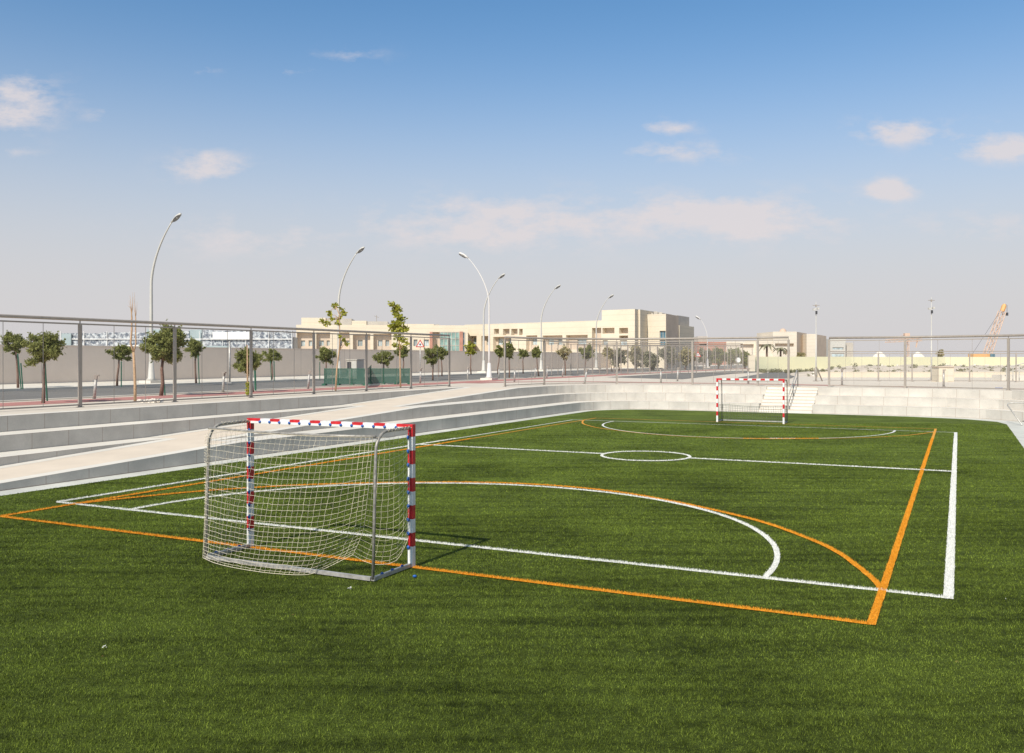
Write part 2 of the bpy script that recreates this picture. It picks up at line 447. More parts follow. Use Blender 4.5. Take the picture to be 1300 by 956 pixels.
# plateau (plaza and the sand beyond) as one sheet with the pit cut out
inner = [(kC(1.2)-0.5, 1.2), (kC(13)-0.5, 13), (kC(33)-0.5, 33), (kC(45)-0.5, 45), (UL-2*TD-0.45, 45)]
inner += ring(2*TD+0.45, 45.0)[1:]+[(S0, VF+2*TD+0.45), (S0, VF+2.9), (S1, VF+2.9), (S1, VF+2*TD+0.45)]+far_right(2*TD+0.45)
inner += [(7.6, -0.9), (-22, -0.9), (-25.0, -0.9)]
BIG = 6000
outer = [Vector((-BIG, -300, ZT)), Vector((BIG, -300, ZT)), Vector((BIG, BIG, ZT)), Vector((-BIG, BIG, ZT))]
inn = [UV(u, v, ZT) for u, v in inner]
tris = geometry.tessellate_polygon([outer, inn[::-1]])
allp = outer+inn[::-1]
gm = MB()
for t in tris:
    p = [allp[i] for i in t]
    if (p[1]-p[0]).cross(p[2]-p[0]).z < 0: p = p[::-1]
    gm.face(p)
struct(gm.build('plaza', M['plaza']))
cap = MB()          # near retaining wall the photographer stands above
cap.prism([(UV(u, v).x, UV(u, v).y) for u, v in ((-25.2, -0.9), (7.6, -0.9), (7.6, 1.2), (-25.2, 1.2))], -0.02, ZT, 0)
tag(cap.build('retaining_wall', M['stone_face']), 'low stone retaining wall at the near end under the viewer', 'wall')

# stairs in the far wall
stp = thing('stone_staircase', 'short flight of cream stone steps set into the far wall behind the distant goal', 'staircase', UV((S0+S1)/2, VF+1.4, 0))
nst = 8; rise = ZT/nst; going = 2.9/nst
for i in range(nst):
    mb = MB(); v0 = VF-0.15+going*i
    P = [UV(S0+0.003, v0), UV(S1-0.003, v0), UV(S1-0.003, VF+2.9), UV(S0+0.003, VF+2.9)]
    mb.prism([(p.x, p.y) for p in P], rise*i-(0.02 if i == 0 else 0.0), rise*(i+1)-0.001*(i == nst-1), 0)
    sp_ = mb.build('step', M['coping'], stp)
    mb = MB(); mb.box(UV((S0+S1)/2, v0+0.03, rise*(i+1)+0.001), S1-S0-0.06, 0.05, 0.006, EU); mb.box(UV((S0+S1)/2, v0-0.004, rise*(i+1)-0.03), S1-S0-0.06, 0.007, 0.028, EU); mb.build('step_shadow_strip', M['tan_shade'], sp_)  # brown strips painting the shadow gap under each step edge
hr = MB()
for du in (0,):
    pts = [UV(-8.55, VF-0.1, 0.0), UV(-8.55, VF-0.1, 0.95), UV(-8.55, VF+2.7, 0.95+ZT), UV(-8.55, VF+3.1, 0.92+ZT), UV(-8.55, VF+3.1, ZT)]
    hr.tube(pts, 0.032, 8)
    hr.tube([UV(-8.55, VF-0.1, 0.5), UV(-8.55, VF+2.7, 0.5+ZT), UV(-8.55, VF+3.1, 0.5+ZT)], 0.02, 6)
    hr.tube([UV(-8.55, VF+1.4, 0.6), UV(-8.55, VF+1.4, 1.6)], 0.028, 6)
tag(hr.build('stair_handrail', M['steel_light'], smooth=True, loc=UV(-8.55, VF-0.1)), 'bent steel handrail up the middle of the far stone steps', 'handrail')
hr = MB(); a = G(1297.7, 540, 0.0)
hr.tube([a, a+Vector((0.28, 1.7, 0.82)), a+Vector((0.33, 1.75, 0.9)), a+Vector((0.5, 1.7, 0.94)), a+Vector((3.0, 0.75, 0.94)), a+Vector((3.05, 0.72, 0.0))], 0.028, 8)
tag(hr.build('stair_handrail', M['steel_light'], smooth=True, loc=a), 'bent metal handrail at the right edge where the far wall curves', 'handrail')

# ---------------------------------------------------------------- court markings (dyed turf: a sheet and its fibres)
WL, WR, WN, WF = -17.1, -0.12, 12.7, 41.05
OL, OR_, ON, OF = -16.52, -0.9, 11.05, 42.7
VM = 26.875
def arcpts(cu, cv, a, b, t0, t1, n=64):
    return [(cu+a*math.cos(R(t0+(t1-t0)*k/n)), cv+b*math.sin(R(t0+(t1-t0)*k/n))) for k in range(n+1)]
def clip(pts, lo, hi, vlo): return [p for p in pts if lo <= p[0] <= hi and p[1] >= vlo]
wd = [p for p in arcpts(-8.68, 13.1, 6.27, 6.27, -6, 186) if p[1] >= WN]
OFS = [(7.80, 12.7), (7.56, 13.5), (6.98, 14.9), (6.33, 15.9), (5.25, 17.15), (3.35, 18.52), (1.7, 19.33), (0.0, 19.6)]
def smooth_path(pts, n):
    P = [Vector(p) for p in pts]; out = []
    for i in range(len(P)-1):
        p0, p1, p2, p3 = P[max(i-1, 0)], P[i], P[i+1], P[min(i+2, len(P)-1)]
        for q in range(n):
            w = q/n; out.append(tuple(0.5*((2*p1)+(p2-p0)*w+(2*p0-5*p1+4*p2-p3)*w*w+(3*p1-p0-3*p2+p3)*w**3)))
    return out+[tuple(P[-1])]
od = smooth_path([(-8.7+a, b) for a, b in OFS]+[(-8.7-a, b) for a, b in OFS[-2::-1]], 10)
mir = lambda pts: [(u, 2*VM-v) for u, v in pts]
LINES = [
 ('white_goal_line', 'W', [(WL, WN), (WR, WN)]), ('white_goal_line', 'W', [(WL, WF), (WR, WF)]),
 ('white_side_line', 'W', [(WL, WN), (WL, WF)]), ('white_side_line', 'W', [(WR, WN-0.04), (WR, WF+0.04)], 0.118),
 ('white_halfway_line', 'W', [(WL, VM), (-8.75-1.36, VM)]), ('white_halfway_line', 'W', [(-8.75+1.36, VM), (WR, VM)]),
 ('white_centre_circle', 'W', arcpts(-8.75, VM, 1.36, 1.36, 0, 360)),
 ('white_area_arc', 'W', wd), ('white_area_arc', 'W', mir(wd)),
 ('orange_goal_line', 'O', [(OL, ON), (OR_, ON)]), ('orange_goal_line', 'O', [(OL, OF), (OR_, OF)]),
 ('orange_side_line', 'O', [(OL, ON-0.04), (OL, OF+0.04)]), ('orange_side_line', 'O', [(OR_, ON-0.04), (OR_, OF+0.04)], 0.095),
 ('orange_area_arc', 'O', od), ('orange_area_arc', 'O', mir(od))]
LW0 = 0.084
def blades_mesh(pos, hgt, wid, zoff=0.0):
    n = len(pos)
    th = rng.uniform(0, 2*math.pi, n); ln = rng.uniform(0.15, 0.9, n)*hgt; la = rng.uniform(0, 2*math.pi, n)
    dx, dy = np.cos(th)*wid/2, np.sin(th)*wid/2
    v = np.zeros((n, 3, 3), np.float32)
    v[:, 0, 0] = pos[:, 0]-dx; v[:, 0, 1] = pos[:, 1]-dy
    v[:, 1, 0] = pos[:, 0]+dx; v[:, 1, 1] = pos[:, 1]+dy
    v[:, 2, 0] = pos[:, 0]+np.cos(la)*ln; v[:, 2, 1] = pos[:, 1]+np.sin(la)*ln; v[:, 2, 2] = hgt
    v[:, :, 2] += zoff
    return v.reshape(-1, 3)
def tri_object(name, verts, mat):
    n = len(verts)//3
    me = bpy.data.meshes.new(name); me.materials.append(mat)
    me.vertices.add(len(verts)); me.vertices.foreach_set('co', verts.astype(np.float32).ravel())
    me.loops.add(len(verts)); me.loops.foreach_set('vertex_index', np.arange(len(verts), dtype=np.int32))
    me.polygons.add(n); me.polygons.foreach_set('loop_start', np.arange(0, 3*n, 3, dtype=np.int32))
    me.polygons.foreach_set('loop_total', np.full(n, 3, np.int32))
    me.update(calc_edges=True)
    o = bpy.data.objects.new(name, me); col.objects.link(o)
    return o
def to_xy(u, v): return u*EU.x+v*EV.x, u*EU.y+v*EV.y
LMASK = np.zeros((2000, 2600), bool)            # 2 cm cells that belong to a dyed line
for li, (name, c, pts, *lw_) in enumerate(LINES):
    LW = lw_[0] if lw_ else LW0
    mb = MB(); z = 0.006 if c == 'W' else 0.010
    z += 0.0004*(li % 7)
    # sheet with slightly ragged edges
    dense = []
    for i in range(len(pts)-1):
        a, b = Vector(pts[i]), Vector(pts[i+1]); k = max(1, int((b-a).length/0.25))
        dense += [a+(b-a)*(j/k) for j in range(k)]
    dense.append(Vector(pts[-1]))
    Ls, Rs = [], []
    for i, p in enumerate(dense):
        t = (dense[min(i+1, len(dense)-1)]-dense[max(i-1, 0)]).normalized(); n = Vector((-t.y, t.x))
        Ls.append(p+n*(LW/2+random.uniform(-0.006, 0.006))); Rs.append(p-n*(LW/2+random.uniform(-0.006, 0.006)))
    for i in range(len(dense)-1):
        mb.face([UV(Rs[i].x, Rs[i].y, z), UV(Rs[i+1].x, Rs[i+1].y, z), UV(Ls[i+1].x, Ls[i+1].y, z), UV(Ls[i].x, Ls[i].y, z)])
    for i in range(len(dense)-1):
        a, b = dense[i], dense[i+1]; k = max(2, int((b-a).length/0.012)); nn = (b-a).normalized(); nn = Vector((-nn.y, nn.x))
        f_ = np.linspace(0, 1, k)[:, None]; g_ = np.linspace(-LW/2+0.005, LW/2-0.005, 9)[None, :]
        uu = (a.x+(b.x-a.x)*f_+nn.x*g_).ravel(); vv = (a.y+(b.y-a.y)*f_+nn.y*g_).ravel()
        LMASK[np.clip(((uu+25)/0.02).astype(int), 0, 1999), np.clip((vv/0.02).astype(int), 0, 2599)] = True
    # fibres
    for i in range(len(dense)-1):
        a, b = dense[i], dense[i+1]; L = (b-a).length
        mid = UV((a.x+b.x)/2, (a.y+b.y)/2)
        if mid.y < 4 or mid.y > 34: continue
        t = (b-a).normalized(); n = Vector((-t.y, t.x))
        cnt = int(L*LW*9000*min(1, (12/mid.y)**1.3))+1
        wf = 0.006*max(1, mid.y/11)
        for q in range(cnt):
            p = a+t*random.uniform(0, L)+n*random.uniform(-LW/2, LW/2)
            th = random.uniform(0, 6.283); h = random.uniform(0.018, 0.034)
            P = UV(p.x, p.y, z); d = Vector((math.cos(th), math.sin(th), 0))*wf/2
            la = random.uniform(0, 6.283); ln = random.uniform(0.1, 0.8)*h
            mb.face([P-d, P+d, P+Vector((math.cos(la)*ln, math.sin(la)*ln, h))])
    struct(mb.build(name, M['line_white'] if c == 'W' else M['line_orange']))

# turf fibres (nobody could count them): one object
VN_ = rng.uniform(0, 1, (256, 256))
def vnoise(x, y, cell):
    a = x/cell; b = y/cell; i = np.floor(a).astype(int); j = np.floor(b).astype(int); p = a-i; q = b-j
    p = p*p*(3-2*p); q = q*q*(3-2*q); w = lambda m, n: VN_[m % 256, n % 256]
    return (w(i, j)*(1-p)+w(i+1, j)*p)*(1-q)+(w(i, j+1)*(1-p)+w(i+1, j+1)*p)*q
def turf_fibres():
    out = []
    for (y0, y1, dens, wid) in ((3.0, 9.0, 5200, 0.0048), (9.0, 13.0, 3600, 0.0062), (13.0, 18.0, 1900, 0.010), (18.0, 26.0, 900, 0.014), (26.0, 42.0, 330, 0.021)):
        x1 = 0.64*y1+1.2
        n = int((y1-y0)*2*x1*dens)
        x = rng.uniform(-x1, x1, n); y = rng.uniform(y0, y1, n)
        keep = np.abs(x) < 0.60*y+1.2
        x, y = x[keep], y[keep]
        u = x*EU.x+y*EU.y; v = x*EV.x+y*EV.y
        keep = (u > TU0) & (u < TU1) & (v > TVN) & (v < 46.5)
        # no green fibre inside the dyed lines
        ln = LMASK[np.clip(((u+25)/0.02).astype(int), 0, 1999), np.clip((v/0.02).astype(int), 0, 2599)]
        keep &= ~ln
        x, y = x[keep], y[keep]
        pos = np.stack([x, y], 1)
        hgt = rng.uniform(0.011, 0.026, len(x))*(0.40+0.75*vnoise(x, y, 0.07)+0.45*vnoise(x+9, y+3, 0.23))
        out.append(blades_mesh(pos, hgt, rng.uniform(0.7, 1.3, len(x))*wid))
    o = tri_object('turf_fibres', np.concatenate(out), M['blade'])
    tag(o, 'short green artificial grass fibres covering the pitch', 'grass', kind='stuff')
turf_fibres()

# ---------------------------------------------------------------- roads, track, pavements
def sheet(name, uvs, z, m):
    mb = MB(); mb.face([UV(u, v, z) for u, v in uvs]); return struct(mb.build(name, m))
sheet('road', [(-42.5, -60), (-32.9, -60), (-32.9, 420), (-42.5, 420)], ZT+0.006, M['asphalt'])
sheet('red_track', [(-31.9, -60), (-29.6, -60), (-29.6, 150), (-31.9, 150)], ZT+0.008, M['track'])
# branch of the track curving round the far end
tk = MB(); cu, cv, ro, ri = -21.6, 52.0, 8.0, 6.6
outp = [(cu+ro*math.cos(R(a)), cv+ro*math.sin(R(a))) for a in range(180, 89, -6)]+[(-16, 59.7), (-8, 58.7), (0, 57.2), (6, 55.2), (14, 51.5), (30, 44)]
inp = [(cu+ri*math.cos(R(a)), cv+ri*math.sin(R(a))) for a in range(180, 89, -6)]+[(-16, 58.3), (-8, 57.2), (0, 55.7), (6, 53.7), (14, 50.0), (30, 42.5)]
for i in range(len(outp)-1):
    tk.face([UV(*inp[i], ZT+0.012), UV(*inp[i+1], ZT+0.012), UV(*outp[i+1], ZT+0.012), UV(*outp[i], ZT+0.012)][::-1])
struct(tk.build('red_track', M['track']))
sw = MB(); P = [UV(u, v) for u, v in ((-49.9, -60), (-42.5, -60), (-42.5, 420), (-49.9, 420))]
sw.prism([(p.x, p.y) for p in P], ZT-0.02, ZT+0.14)
struct(sw.build('sidewalk', M['kerb']))
kb = MB(); P = [UV(u, v) for u, v in ((-32.9, -60), (-32.6, -60), (-32.6, 140), (-32.9, 140))]
kb.prism([(p.x, p.y) for p in P], ZT-0.02, ZT+0.05)
struct(kb.build('kerb', M['kerb']))
def gsheet(name, px, z, m):
    mb = MB(); p = [G(a, b, ZT) for a, b in px]
    for q in p: q.z = z
    mb.face(p); return struct(mb.build(name, m))
gsheet('road', [(770, 479.0), (866, 481.6), (930, 474.6), (1010, 470.0), (930, 471.0), (850, 474.6)], ZT+0.016, M['asphalt'])
gsheet('road', [(936, 479.8), (1004, 480.6), (1020, 472.5), (980, 472.2)], ZT+0.018, M['asphalt'])

# ---------------------------------------------------------------- fences
def fence(name, label, pts, h, panel=True, post=(0.12, 0.07), top=0.055, seams=3, gap=0.13, posts=None, lean=None, mat='steel', base=ZT, mesh='fence_mesh', bottom=0.06, seam_w=0.014):
    p0 = UV(*pts[0], base)
    t = thing(name, label, 'fence', p0)
    W = [UV(u, v, base) for u, v in pts]
    for i, w in enumerate(W):
        d = (W[min(i+1, len(W)-1)]-W[max(i-1, 0)]).normalized()
        if posts and i not in posts: continue
        mb = MB(); mb.box(w, post[0], post[1], h-gap-0.01, d)
        mb.box(w+Vector((0, 0, h-gap-0.01)), 0.03, 0.03, gap-0.04, d)
        mb.box(w, post[0]+0.1, post[1]+0.08, 0.02, d)
        mb.build('post', M[mat], t)
    mb = MB(); mb.tube([w+Vector((0, 0, h)) for w in W], top, 8); mb.build('top_rail', M[mat], t, True)
    mb = MB(); 
    for i in range(len(W)-1):
        d = (W[i+1]-W[i]); L = d.length; c = (W[i]+W[i+1])/2
        mb.box(c+Vector((0, 0, h-gap-0.055)), L, 0.05, 0.05, d)
    mb.build('middle_rail', M[mat], t)
    mb = MB()
    for i in range(len(W)-1):
        d = (W[i+1]-W[i]); L = d.length; c = (W[i]+W[i+1])/2
        mb.box(c+Vector((0, 0, bottom)), L, 0.04, 0.045, d)
    mb.build('bottom_rail', M[mat], t)
    if panel:
        for i in range(len(W)-1):
            a, b = W[i], W[i+1]; d = (b-a); L = d.length; dn = d.normalized()
            mb = MB()
            z0, z1 = bottom+0.047, h-gap-0.058
            mb.face([a+dn*0.062+Vector((0, 0, z0)), b-dn*0.062+Vector((0, 0, z0)), b-dn*0.062+Vector((0, 0, z1)), a+dn*0.062+Vector((0, 0, z1))], 0)
            for s_ in range(1, seams):
                mb.box(a+d*(s_/seams)+Vector((0, 0, z0)), seam_w, seam_w, z1-z0, dn, mi=1)
            mb.build('panel', [M[mesh], M[mat]], t)
    return t
fence('mesh_fence', 'tall steel framed fence along the left terrace with a thick round top rail', [(-26.85, 4.28+4.13*i) for i in range(11)], 3.0)
pts = [G(641, 491), G(691, 488.6), G(783, 487.5), G(879, 488.6), G(962, 490.0), G(1001, 490.6)]
fence('mesh_fence', 'tall steel framed fence on the far wall left of the steps', [(p.dot(EU), p.dot(EV)) for p in pts], 2.9, top=0.06)
pts = [G(1052.5, 491.2), G(1149, 492.4)]
fence('mesh_fence', 'tall steel fence on the far wall right of the steps, with heavy top rail',
      [(p.dot(EU), p.dot(EV)) for p in pts]+[(2.3, 53.3), (5.6, 50.5), (7.9, 46), (7.9, 38)], 2.85, top=0.065)
# cage of a second court beyond, and a low fence behind on the right
pts = [G(692, 478.2), G(716, 476.5), G(742, 475.9), G(771, 475.5), G(797, 475.2), G(825, 474.9), G(853, 474.6), G(884, 474.3), G(920, 474.2), G(943, 474.2)]
cg = [(p.dot(EU), p.dot(EV)) for p in pts]
fence('court_cage_fence', 'thin posted mesh cage beyond the far wall in front of the shrubs', cg, 3.2, post=(0.09, 0.09), top=0.045, seams=3, mesh='cage_mesh', seam_w=0.06)
pts = [G(733, 471.5), G(770, 470.4), G(806, 470.0), G(845, 469.8), G(893, 469.4), G(955, 469.6)]
fence('court_cage_fence', 'rear side of the mesh cage, farthest fence before the olive shrubs', [(p.dot(EU), p.dot(EV)) for p in pts], 3.4, post=(0.1, 0.1), top=0.05, seams=4, mesh='cage_mesh', seam_w=0.07)
pts = [G(1053, 484.0), G(1115, 484.3), G(1158, 484.5), G(1231, 484.8), G(1290, 485.2), G(1340, 485.5)]
fence('mesh_fence', 'low thin railed fence behind the red track at the far right', [(p.dot(EU), p.dot(EV)) for p in pts], 2.15, post=(0.08, 0.05), top=0.03, seams=3)

# ---------------------------------------------------------------- tan boundary wall and side structures
wl = MB(); s = 0
P = [UV(-50.2, -60), UV(-49.9, -60), UV(-49.9, 330), UV(-50.2, 330)]
wl.prism([(p.x, p.y) for p in P], ZT-0.05, 3.78)
P = [UV(-50.24, -60), UV(-49.86, -60), UV(-49.86, 330), UV(-50.24, 330)]
wl.prism([(p.x, p.y) for p in P], 3.783, 3.86)
tag(wl.build('boundary_wall', M['tan_wall']), 'long plain tan rendered wall along the far side of the road', 'wall')

# ---------------------------------------------------------------- goals
def make_goal(name, label, near=True):
    t = thing(name, label, 'goal', (0, 0, 0))
    for sx in (-1, 1):
        mb = MB(); x = sx*1.54
        cuts = [0.0]+[0.10+0.2*i for i in range(0, 10)]+[2.08]
        for i in range(len(cuts)-1):
            a, b = cuts[i], cuts[i+1]
            colr = 1 if (i % 2 == 0 and i > 0) or i == len(cuts)-2 else 0
            if i == 0: colr = 0
            mb.box((x, 0, a), 0.08, 0.08, b-a, mi=colr)
            # groove the net clips run in, on the rear face
            mb.box((x-sx*0.014, -0.0425, a+0.002), 0.018, 0.006, b-a-0.004, mi=colr)
        po = mb.build('post', [M['white'], M['red']], t)
        for i in range(1, 10):
            cb = MB(); cb.ball((x-sx*0.022, -0.056, 0.1+0.2*i-0.01), 0.027, 0.02, 0.03)
            cb.build('net_clip', M['blue'], po, True)
        mb = MB()
        # rear frame: top arm, rounded bend, upright, ground bar
        arc = [(x, -0.62-0.28*math.sin(R(a)), 2.03-0.28*(1-math.cos(R(a)))) for a in range(0, 91, 15)]
        mb.tube([(x, -0.035, 2.03)]+[(p[0], p[1], p[2]) for p in arc]+[(x, -0.93, 1.0), (x, -0.965, 0.03)], 0.0215, 10)
        mb.build('rear_frame', M['goal_steel'], t, True)
        mb = MB(); mb.box((x, -0.505, 0.004), 0.05, 0.93, 0.05); gb = mb.build('ground_bar', M['steel_light'], t)
        for q in (-0.75, -0.5, -0.25):
            cb = MB(); cb.ball((x-sx*0.0, q, 0.062), 0.022, 0.028, 0.018); cb.build('net_clip', M['blue'], gb, True)
    mb = MB()
    n = 15; L = 3.0
    for i in range(n):
        x0 = -1.5+L*i/n
        colr = 1 if i % 2 == 0 else 0
        mb.box((x0+L/n/2, 0, 2.0), L/n, 0.08, 0.08, mi=colr)
    mb.box((0, -0.0435, 2.002), 2.996, 0.007, 0.036, mi=0)
    cbx = mb.build('crossbar', [M['white'], M['red']], t)
    for i in range(1, n):
        cb = MB(); cb.ball((-1.5+L*i/n, -0.052, 2.03), 0.026, 0.016, 0.022); cb.build('net_clip', M['blue'], cbx, True)
    mb = MB(); mb.tube([(-1.54, -0.9, 1.98), (-0.6, -0.905, 1.955), (0.6, -0.905, 1.95), (1.54, -0.9, 1.97)], 0.019, 8)
    mb.build('rear_top_bar', M['goal_steel'], t, True)
    mb = MB(); mb.box((0, -0.965, 0.005), 3.02, 0.05, 0.05); mb.build('rear_ground_bar', M['steel_light'], t)
    return t
def coons(T, B, L_, R_, a, b):
    c = Vector(T(a))*(1-b)+Vector(B(a))*b+Vector(L_(b))*(1-a)+Vector(R_(b))*a
    d = Vector(T(0))*((1-a)*(1-b))+Vector(T(1))*(a*(1-b))+Vector(B(0))*((1-a)*b)+Vector(B(1))*(a*b)
    return c-d
def lerp_path(pts):
    pts = [Vector(p) for p in pts]
    def f(t):
        k = t*(len(pts)-1); i = min(int(k), len(pts)-2); w = k-i
        p0 = pts[max(i-1, 0)]; p1 = pts[i]; p2 = pts[i+1]; p3 = pts[min(i+2, len(pts)-1)]
        return 0.5*((2*p1)+(p2-p0)*w+(2*p0-5*p1+4*p2-p3)*w*w+(3*p1-p0-3*p2+p3)*w**3)
    return f
def net_patch(mb, T, B, L_, R_, na, nb, r, bulge=None, border=True):
    P = [[coons(T, B, L_, R_, i/na, j/nb) for j in range(nb+1)] for i in range(na+1)]
    for i in range(na+1):
        for j in range(nb+1):
            if bulge: P[i][j] = P[i][j]+bulge(i/na, j/nb)
            if 0 < i < na and 0 < j < nb:
                P[i][j] = P[i][j]+Vector((random.uniform(-1, 1), random.uniform(-1, 1), random.uniform(-1, 1)))*0.006
            P[i][j].z = max(P[i][j].z, 0.012)
    for i in range(na+1): mb.tube(P[i], r*(1.6 if border and i in (0, na) else 1), 3, cap=False)
    for j in range(nb+1): mb.tube([P[i][j] for i in range(na+1)], r*(1.6 if border and j in (0, nb) else 1), 3, cap=False)
g = make_goal('handball_goal', 'near red and white striped goal seen from behind with a loose cream net')
mb = MB()
T = lerp_path([(-1.52, -0.915, 1.965), (-0.5, -0.92, 1.94), (0.5, -0.92, 1.935), (1.5, -0.915, 1.96)])
B = lerp_path([(-1.56, -1.0, 0.02), (-1.1, -1.18, 0.015), (-0.5, -1.27, 0.012), (0.1, -1.26, 0.012), (0.55, -1.08, 0.015), (0.82, -0.45, 0.19)])
Lp = lerp_path([(-1.52, -0.915, 1.965), (-1.545, -0.95, 1.2), (-1.56, -0.97, 0.5), (-1.56, -1.0, 0.02)])
Rp = lerp_path([(1.5, -0.915, 1.96), (1.42, -0.86, 1.5), (1.30, -0.78, 1.0), (1.12, -0.62, 0.58), (0.82, -0.45, 0.19)])
net_patch(mb, T, B, Lp, Rp, 34, 26, 0.0023, lambda a, b: Vector((0, -0.10*math.sin(math.pi*a)*math.sin(math.pi*b)*(1-0.5*a), -0.10*math.sin(math.pi*a)**2*b*(1-b)*2)))
# right side net, hanging slack between the back net and the post
T2 = lerp_path([(1.5, -0.915, 1.96), (1.53, -0.5, 1.93), (1.54, -0.06, 1.97)])
B2 = lerp_path([(0.82, -0.45, 0.19), (1.15, -0.42, 0.08), (1.42, -0.22, 0.12), (1.52, -0.06, 0.42)])
R2 = lerp_path([(1.54, -0.06, 1.97), (1.54, -0.06, 1.2), (1.52, -0.06, 0.42)])
net_patch(mb, T2, B2, Rp, R2, 9, 22, 0.0017)
T3 = lerp_path([(-1.54, -0.06, 1.97), (-1.54, -0.5, 1.96), (-1.52, -0.915, 1.965)])
B3 = lerp_path([(-1.54, -0.06, 0.04), (-1.55, -0.5, 0.03), (-1.56, -1.0, 0.02)])
L3 = lerp_path([(-1.54, -0.06, 1.97), (-1.53, -0.06, 1.0), (-1.54, -0.06, 0.04)])
net_patch(mb, T3, B3, L3, Lp, 9, 22, 0.0017, lambda a, b: Vector((0.05*math.sin(math.pi*a)*math.sin(math.pi*b), 0, 0)))
# tangled cord on the corners of the frame
for (x, y, z, n) in ((-1.54, -0.3, 2.03, 30), (-1.55, -0.93, 1.2, 60), (1.54, -0.45, 2.03, 30)):
    q = Vector((x, y, z))
    for k in range(n//6):
        pts = []
        for w in range(14):
            if abs(x) > 1 and z > 1.9: c = Vector((x, -0.05-0.6*(k+w/14)/(n/6), 2.03))
            else: c = Vector((x, -0.945, 1.9-1.85*(k+w/14)/(n/6)))
            th = w*1.9+k
            pts.append(c+Vector((0.03*math.cos(th), 0, 0.03*math.sin(th))) if z > 1.9 else c+Vector((0.03*math.cos(th), 0.03*math.sin(th), 0)))
        mb.tube(pts, 0.0035, 3, cap=False)
mb.build('net', M['net'], g)
g.location = UV(-8.7, 11.07, 0.012); g.rotation_euler = (0, 0, math.atan2(EU.y, EU.x))
g2 = make_goal('handball_goal', 'distant red and white striped goal facing the viewer in front of the stone steps')
mb = MB()
net_patch(mb, lerp_path([(-1.5, -0.93, 0.8), (0, -0.93, 0.72), (1.5, -0.93, 0.8)]), lerp_path([(-1.55, -0.98, 0.03), (0, -1.1, 0.02), (1.55, -0.98, 0.03)]),
          lerp_path([(-1.5, -0.93, 0.8), (-1.55, -0.98, 0.03)]), lerp_path([(1.5, -0.93, 0.8), (1.55, -0.98, 0.03)]), 30, 8, 0.006)
for sx in (-1, 1):
    net_patch(mb, lerp_path([(sx*1.54, -0.06, 0.8), (sx*1.54, -0.93, 0.8)]), lerp_path([(sx*1.54, -0.06, 0.04), (sx*1.54, -0.98, 0.03)]),
              lerp_path([(sx*1.54, -0.06, 0.8), (sx*1.54, -0.06, 0.04)]), lerp_path([(sx*1.54, -0.93, 0.8), (sx*1.54, -0.98, 0.03)]), 8, 8, 0.004)
mb.build('net', M['net_dark'], g2)
g2.location = UV(-8.8, 42.72, 0.012); g2.rotation_euler = (0, 0, math.atan2(EU.y, EU.x)+math.pi)
for ch in g2.children:
    if ch.name.startswith('rear_frame') or ch.name.startswith('rear_top'):
        ch.data = ch.data.copy(); ch.data.materials[0] = M['steel']

# ---------------------------------------------------------------- street lamps
def lamp(p, side, hgt, label, arm=1.75, grp='tall curved street lamps', thin=1.0, pm='lamp_white'):
    d = EU*side
    t = thing('street_lamp', label, 'street lamp', p, grp)
    mb = MB()
    mb.box(p, 1.0, 1.0, 0.16, EU); mb.build('foundation', M['kerb'], t)
    mb = MB()
    path = []; rad = []
    n = 14; straight = hgt*0.60
    for k in range(4):
        path.append(p+Vector((0, 0, 0.16+(straight-0.16)*k/3))); rad.append((0.13-0.045*k/3)*thin)
    for k in range(1, n+1):
        s_ = k/n
        path.append(p+d*(arm*(s_**1.75))+Vector((0, 0, straight+(hgt-straight)*s_*(1-0.05*s_*s_)))); rad.append((0.085-0.048*s_)*thin)
    mb.tube(path, rad, 10)
    mb.tube([p+Vector((0, 0, 0.16)), p+Vector((0, 0, 0.3)), p+Vector((0, 0, 1.3))], [0.34, 0.21, 0.13], 10)
    mb.build('pole', M[pm], t, True)
    e = path[-1]; dr = (path[-1]-path[-2]).normalized()
    dr = (dr*0.8+d*0.5).normalized()
    nrm = dr.cross(Vector((0, 0, 1)).cross(dr)).normalized()
    hd = MB()
    hd.tube([e-dr*0.05, e+dr*0.25, e+dr*0.55, e+dr*0.8, e+dr*0.9], [0.05, 0.105, 0.135, 0.095, 0.03], 10)
    h = hd.build('lamp_head', M[pm], t, True)
    un = MB(); side_v = dr.cross(nrm).normalized()
    low = nrm if nrm.z < 0 else -nrm
    low = (low*0.75-EV*0.6).normalized(); side_v = dr.cross(low).normalized()
    pts = []
    for k in range(12):
        th = 2*math.pi*k/12
        pts.append(e+dr*(0.48+0.36*math.cos(th))+side_v*(0.115*math.sin(th))+low*0.124)
    un.face(pts); un.face([q-low*0.1 for q in pts][::-1])
    for k in range(12): un.face([pts[k], pts[(k+1) % 12], pts[(k+1) % 12]-low*0.1, pts[k]-low*0.1])
    un.build('lens', M['lamp_head'], h)
    return t
WU = -44.5
for px, hg, lab in ((192, 10.0, 'tallest curved white street lamp, at the far left behind the dense acacia tree'),
                (430, 10.05, 'curved street lamp behind the sparse lime young tree'),
                (614, 10.0, 'curved street lamp leaning right, crossed by the one leaning left'),
                (687, 9.9, 'curved street lamp in front of the middle of the long cream building'),
                (757, 9.9, 'smallest curved street lamp, left of the tall cream block')):
    p = RU(px, WU, ZT+0.14); lamp(p, 1, hg, lab)
lamp(G(621, 482.5, ZT), -1, 9.6, 'white street lamp leaning left over the road, on the red track side', arm=1.85, thin=0.68, pm='lamp_pale')
lamp(D(898, 467, 130)*1.0, -1, 7.2, 'pale distant lamp post right of the cream block above the olive shrubs', arm=1.0, thin=0.6, pm='lamp_pale')

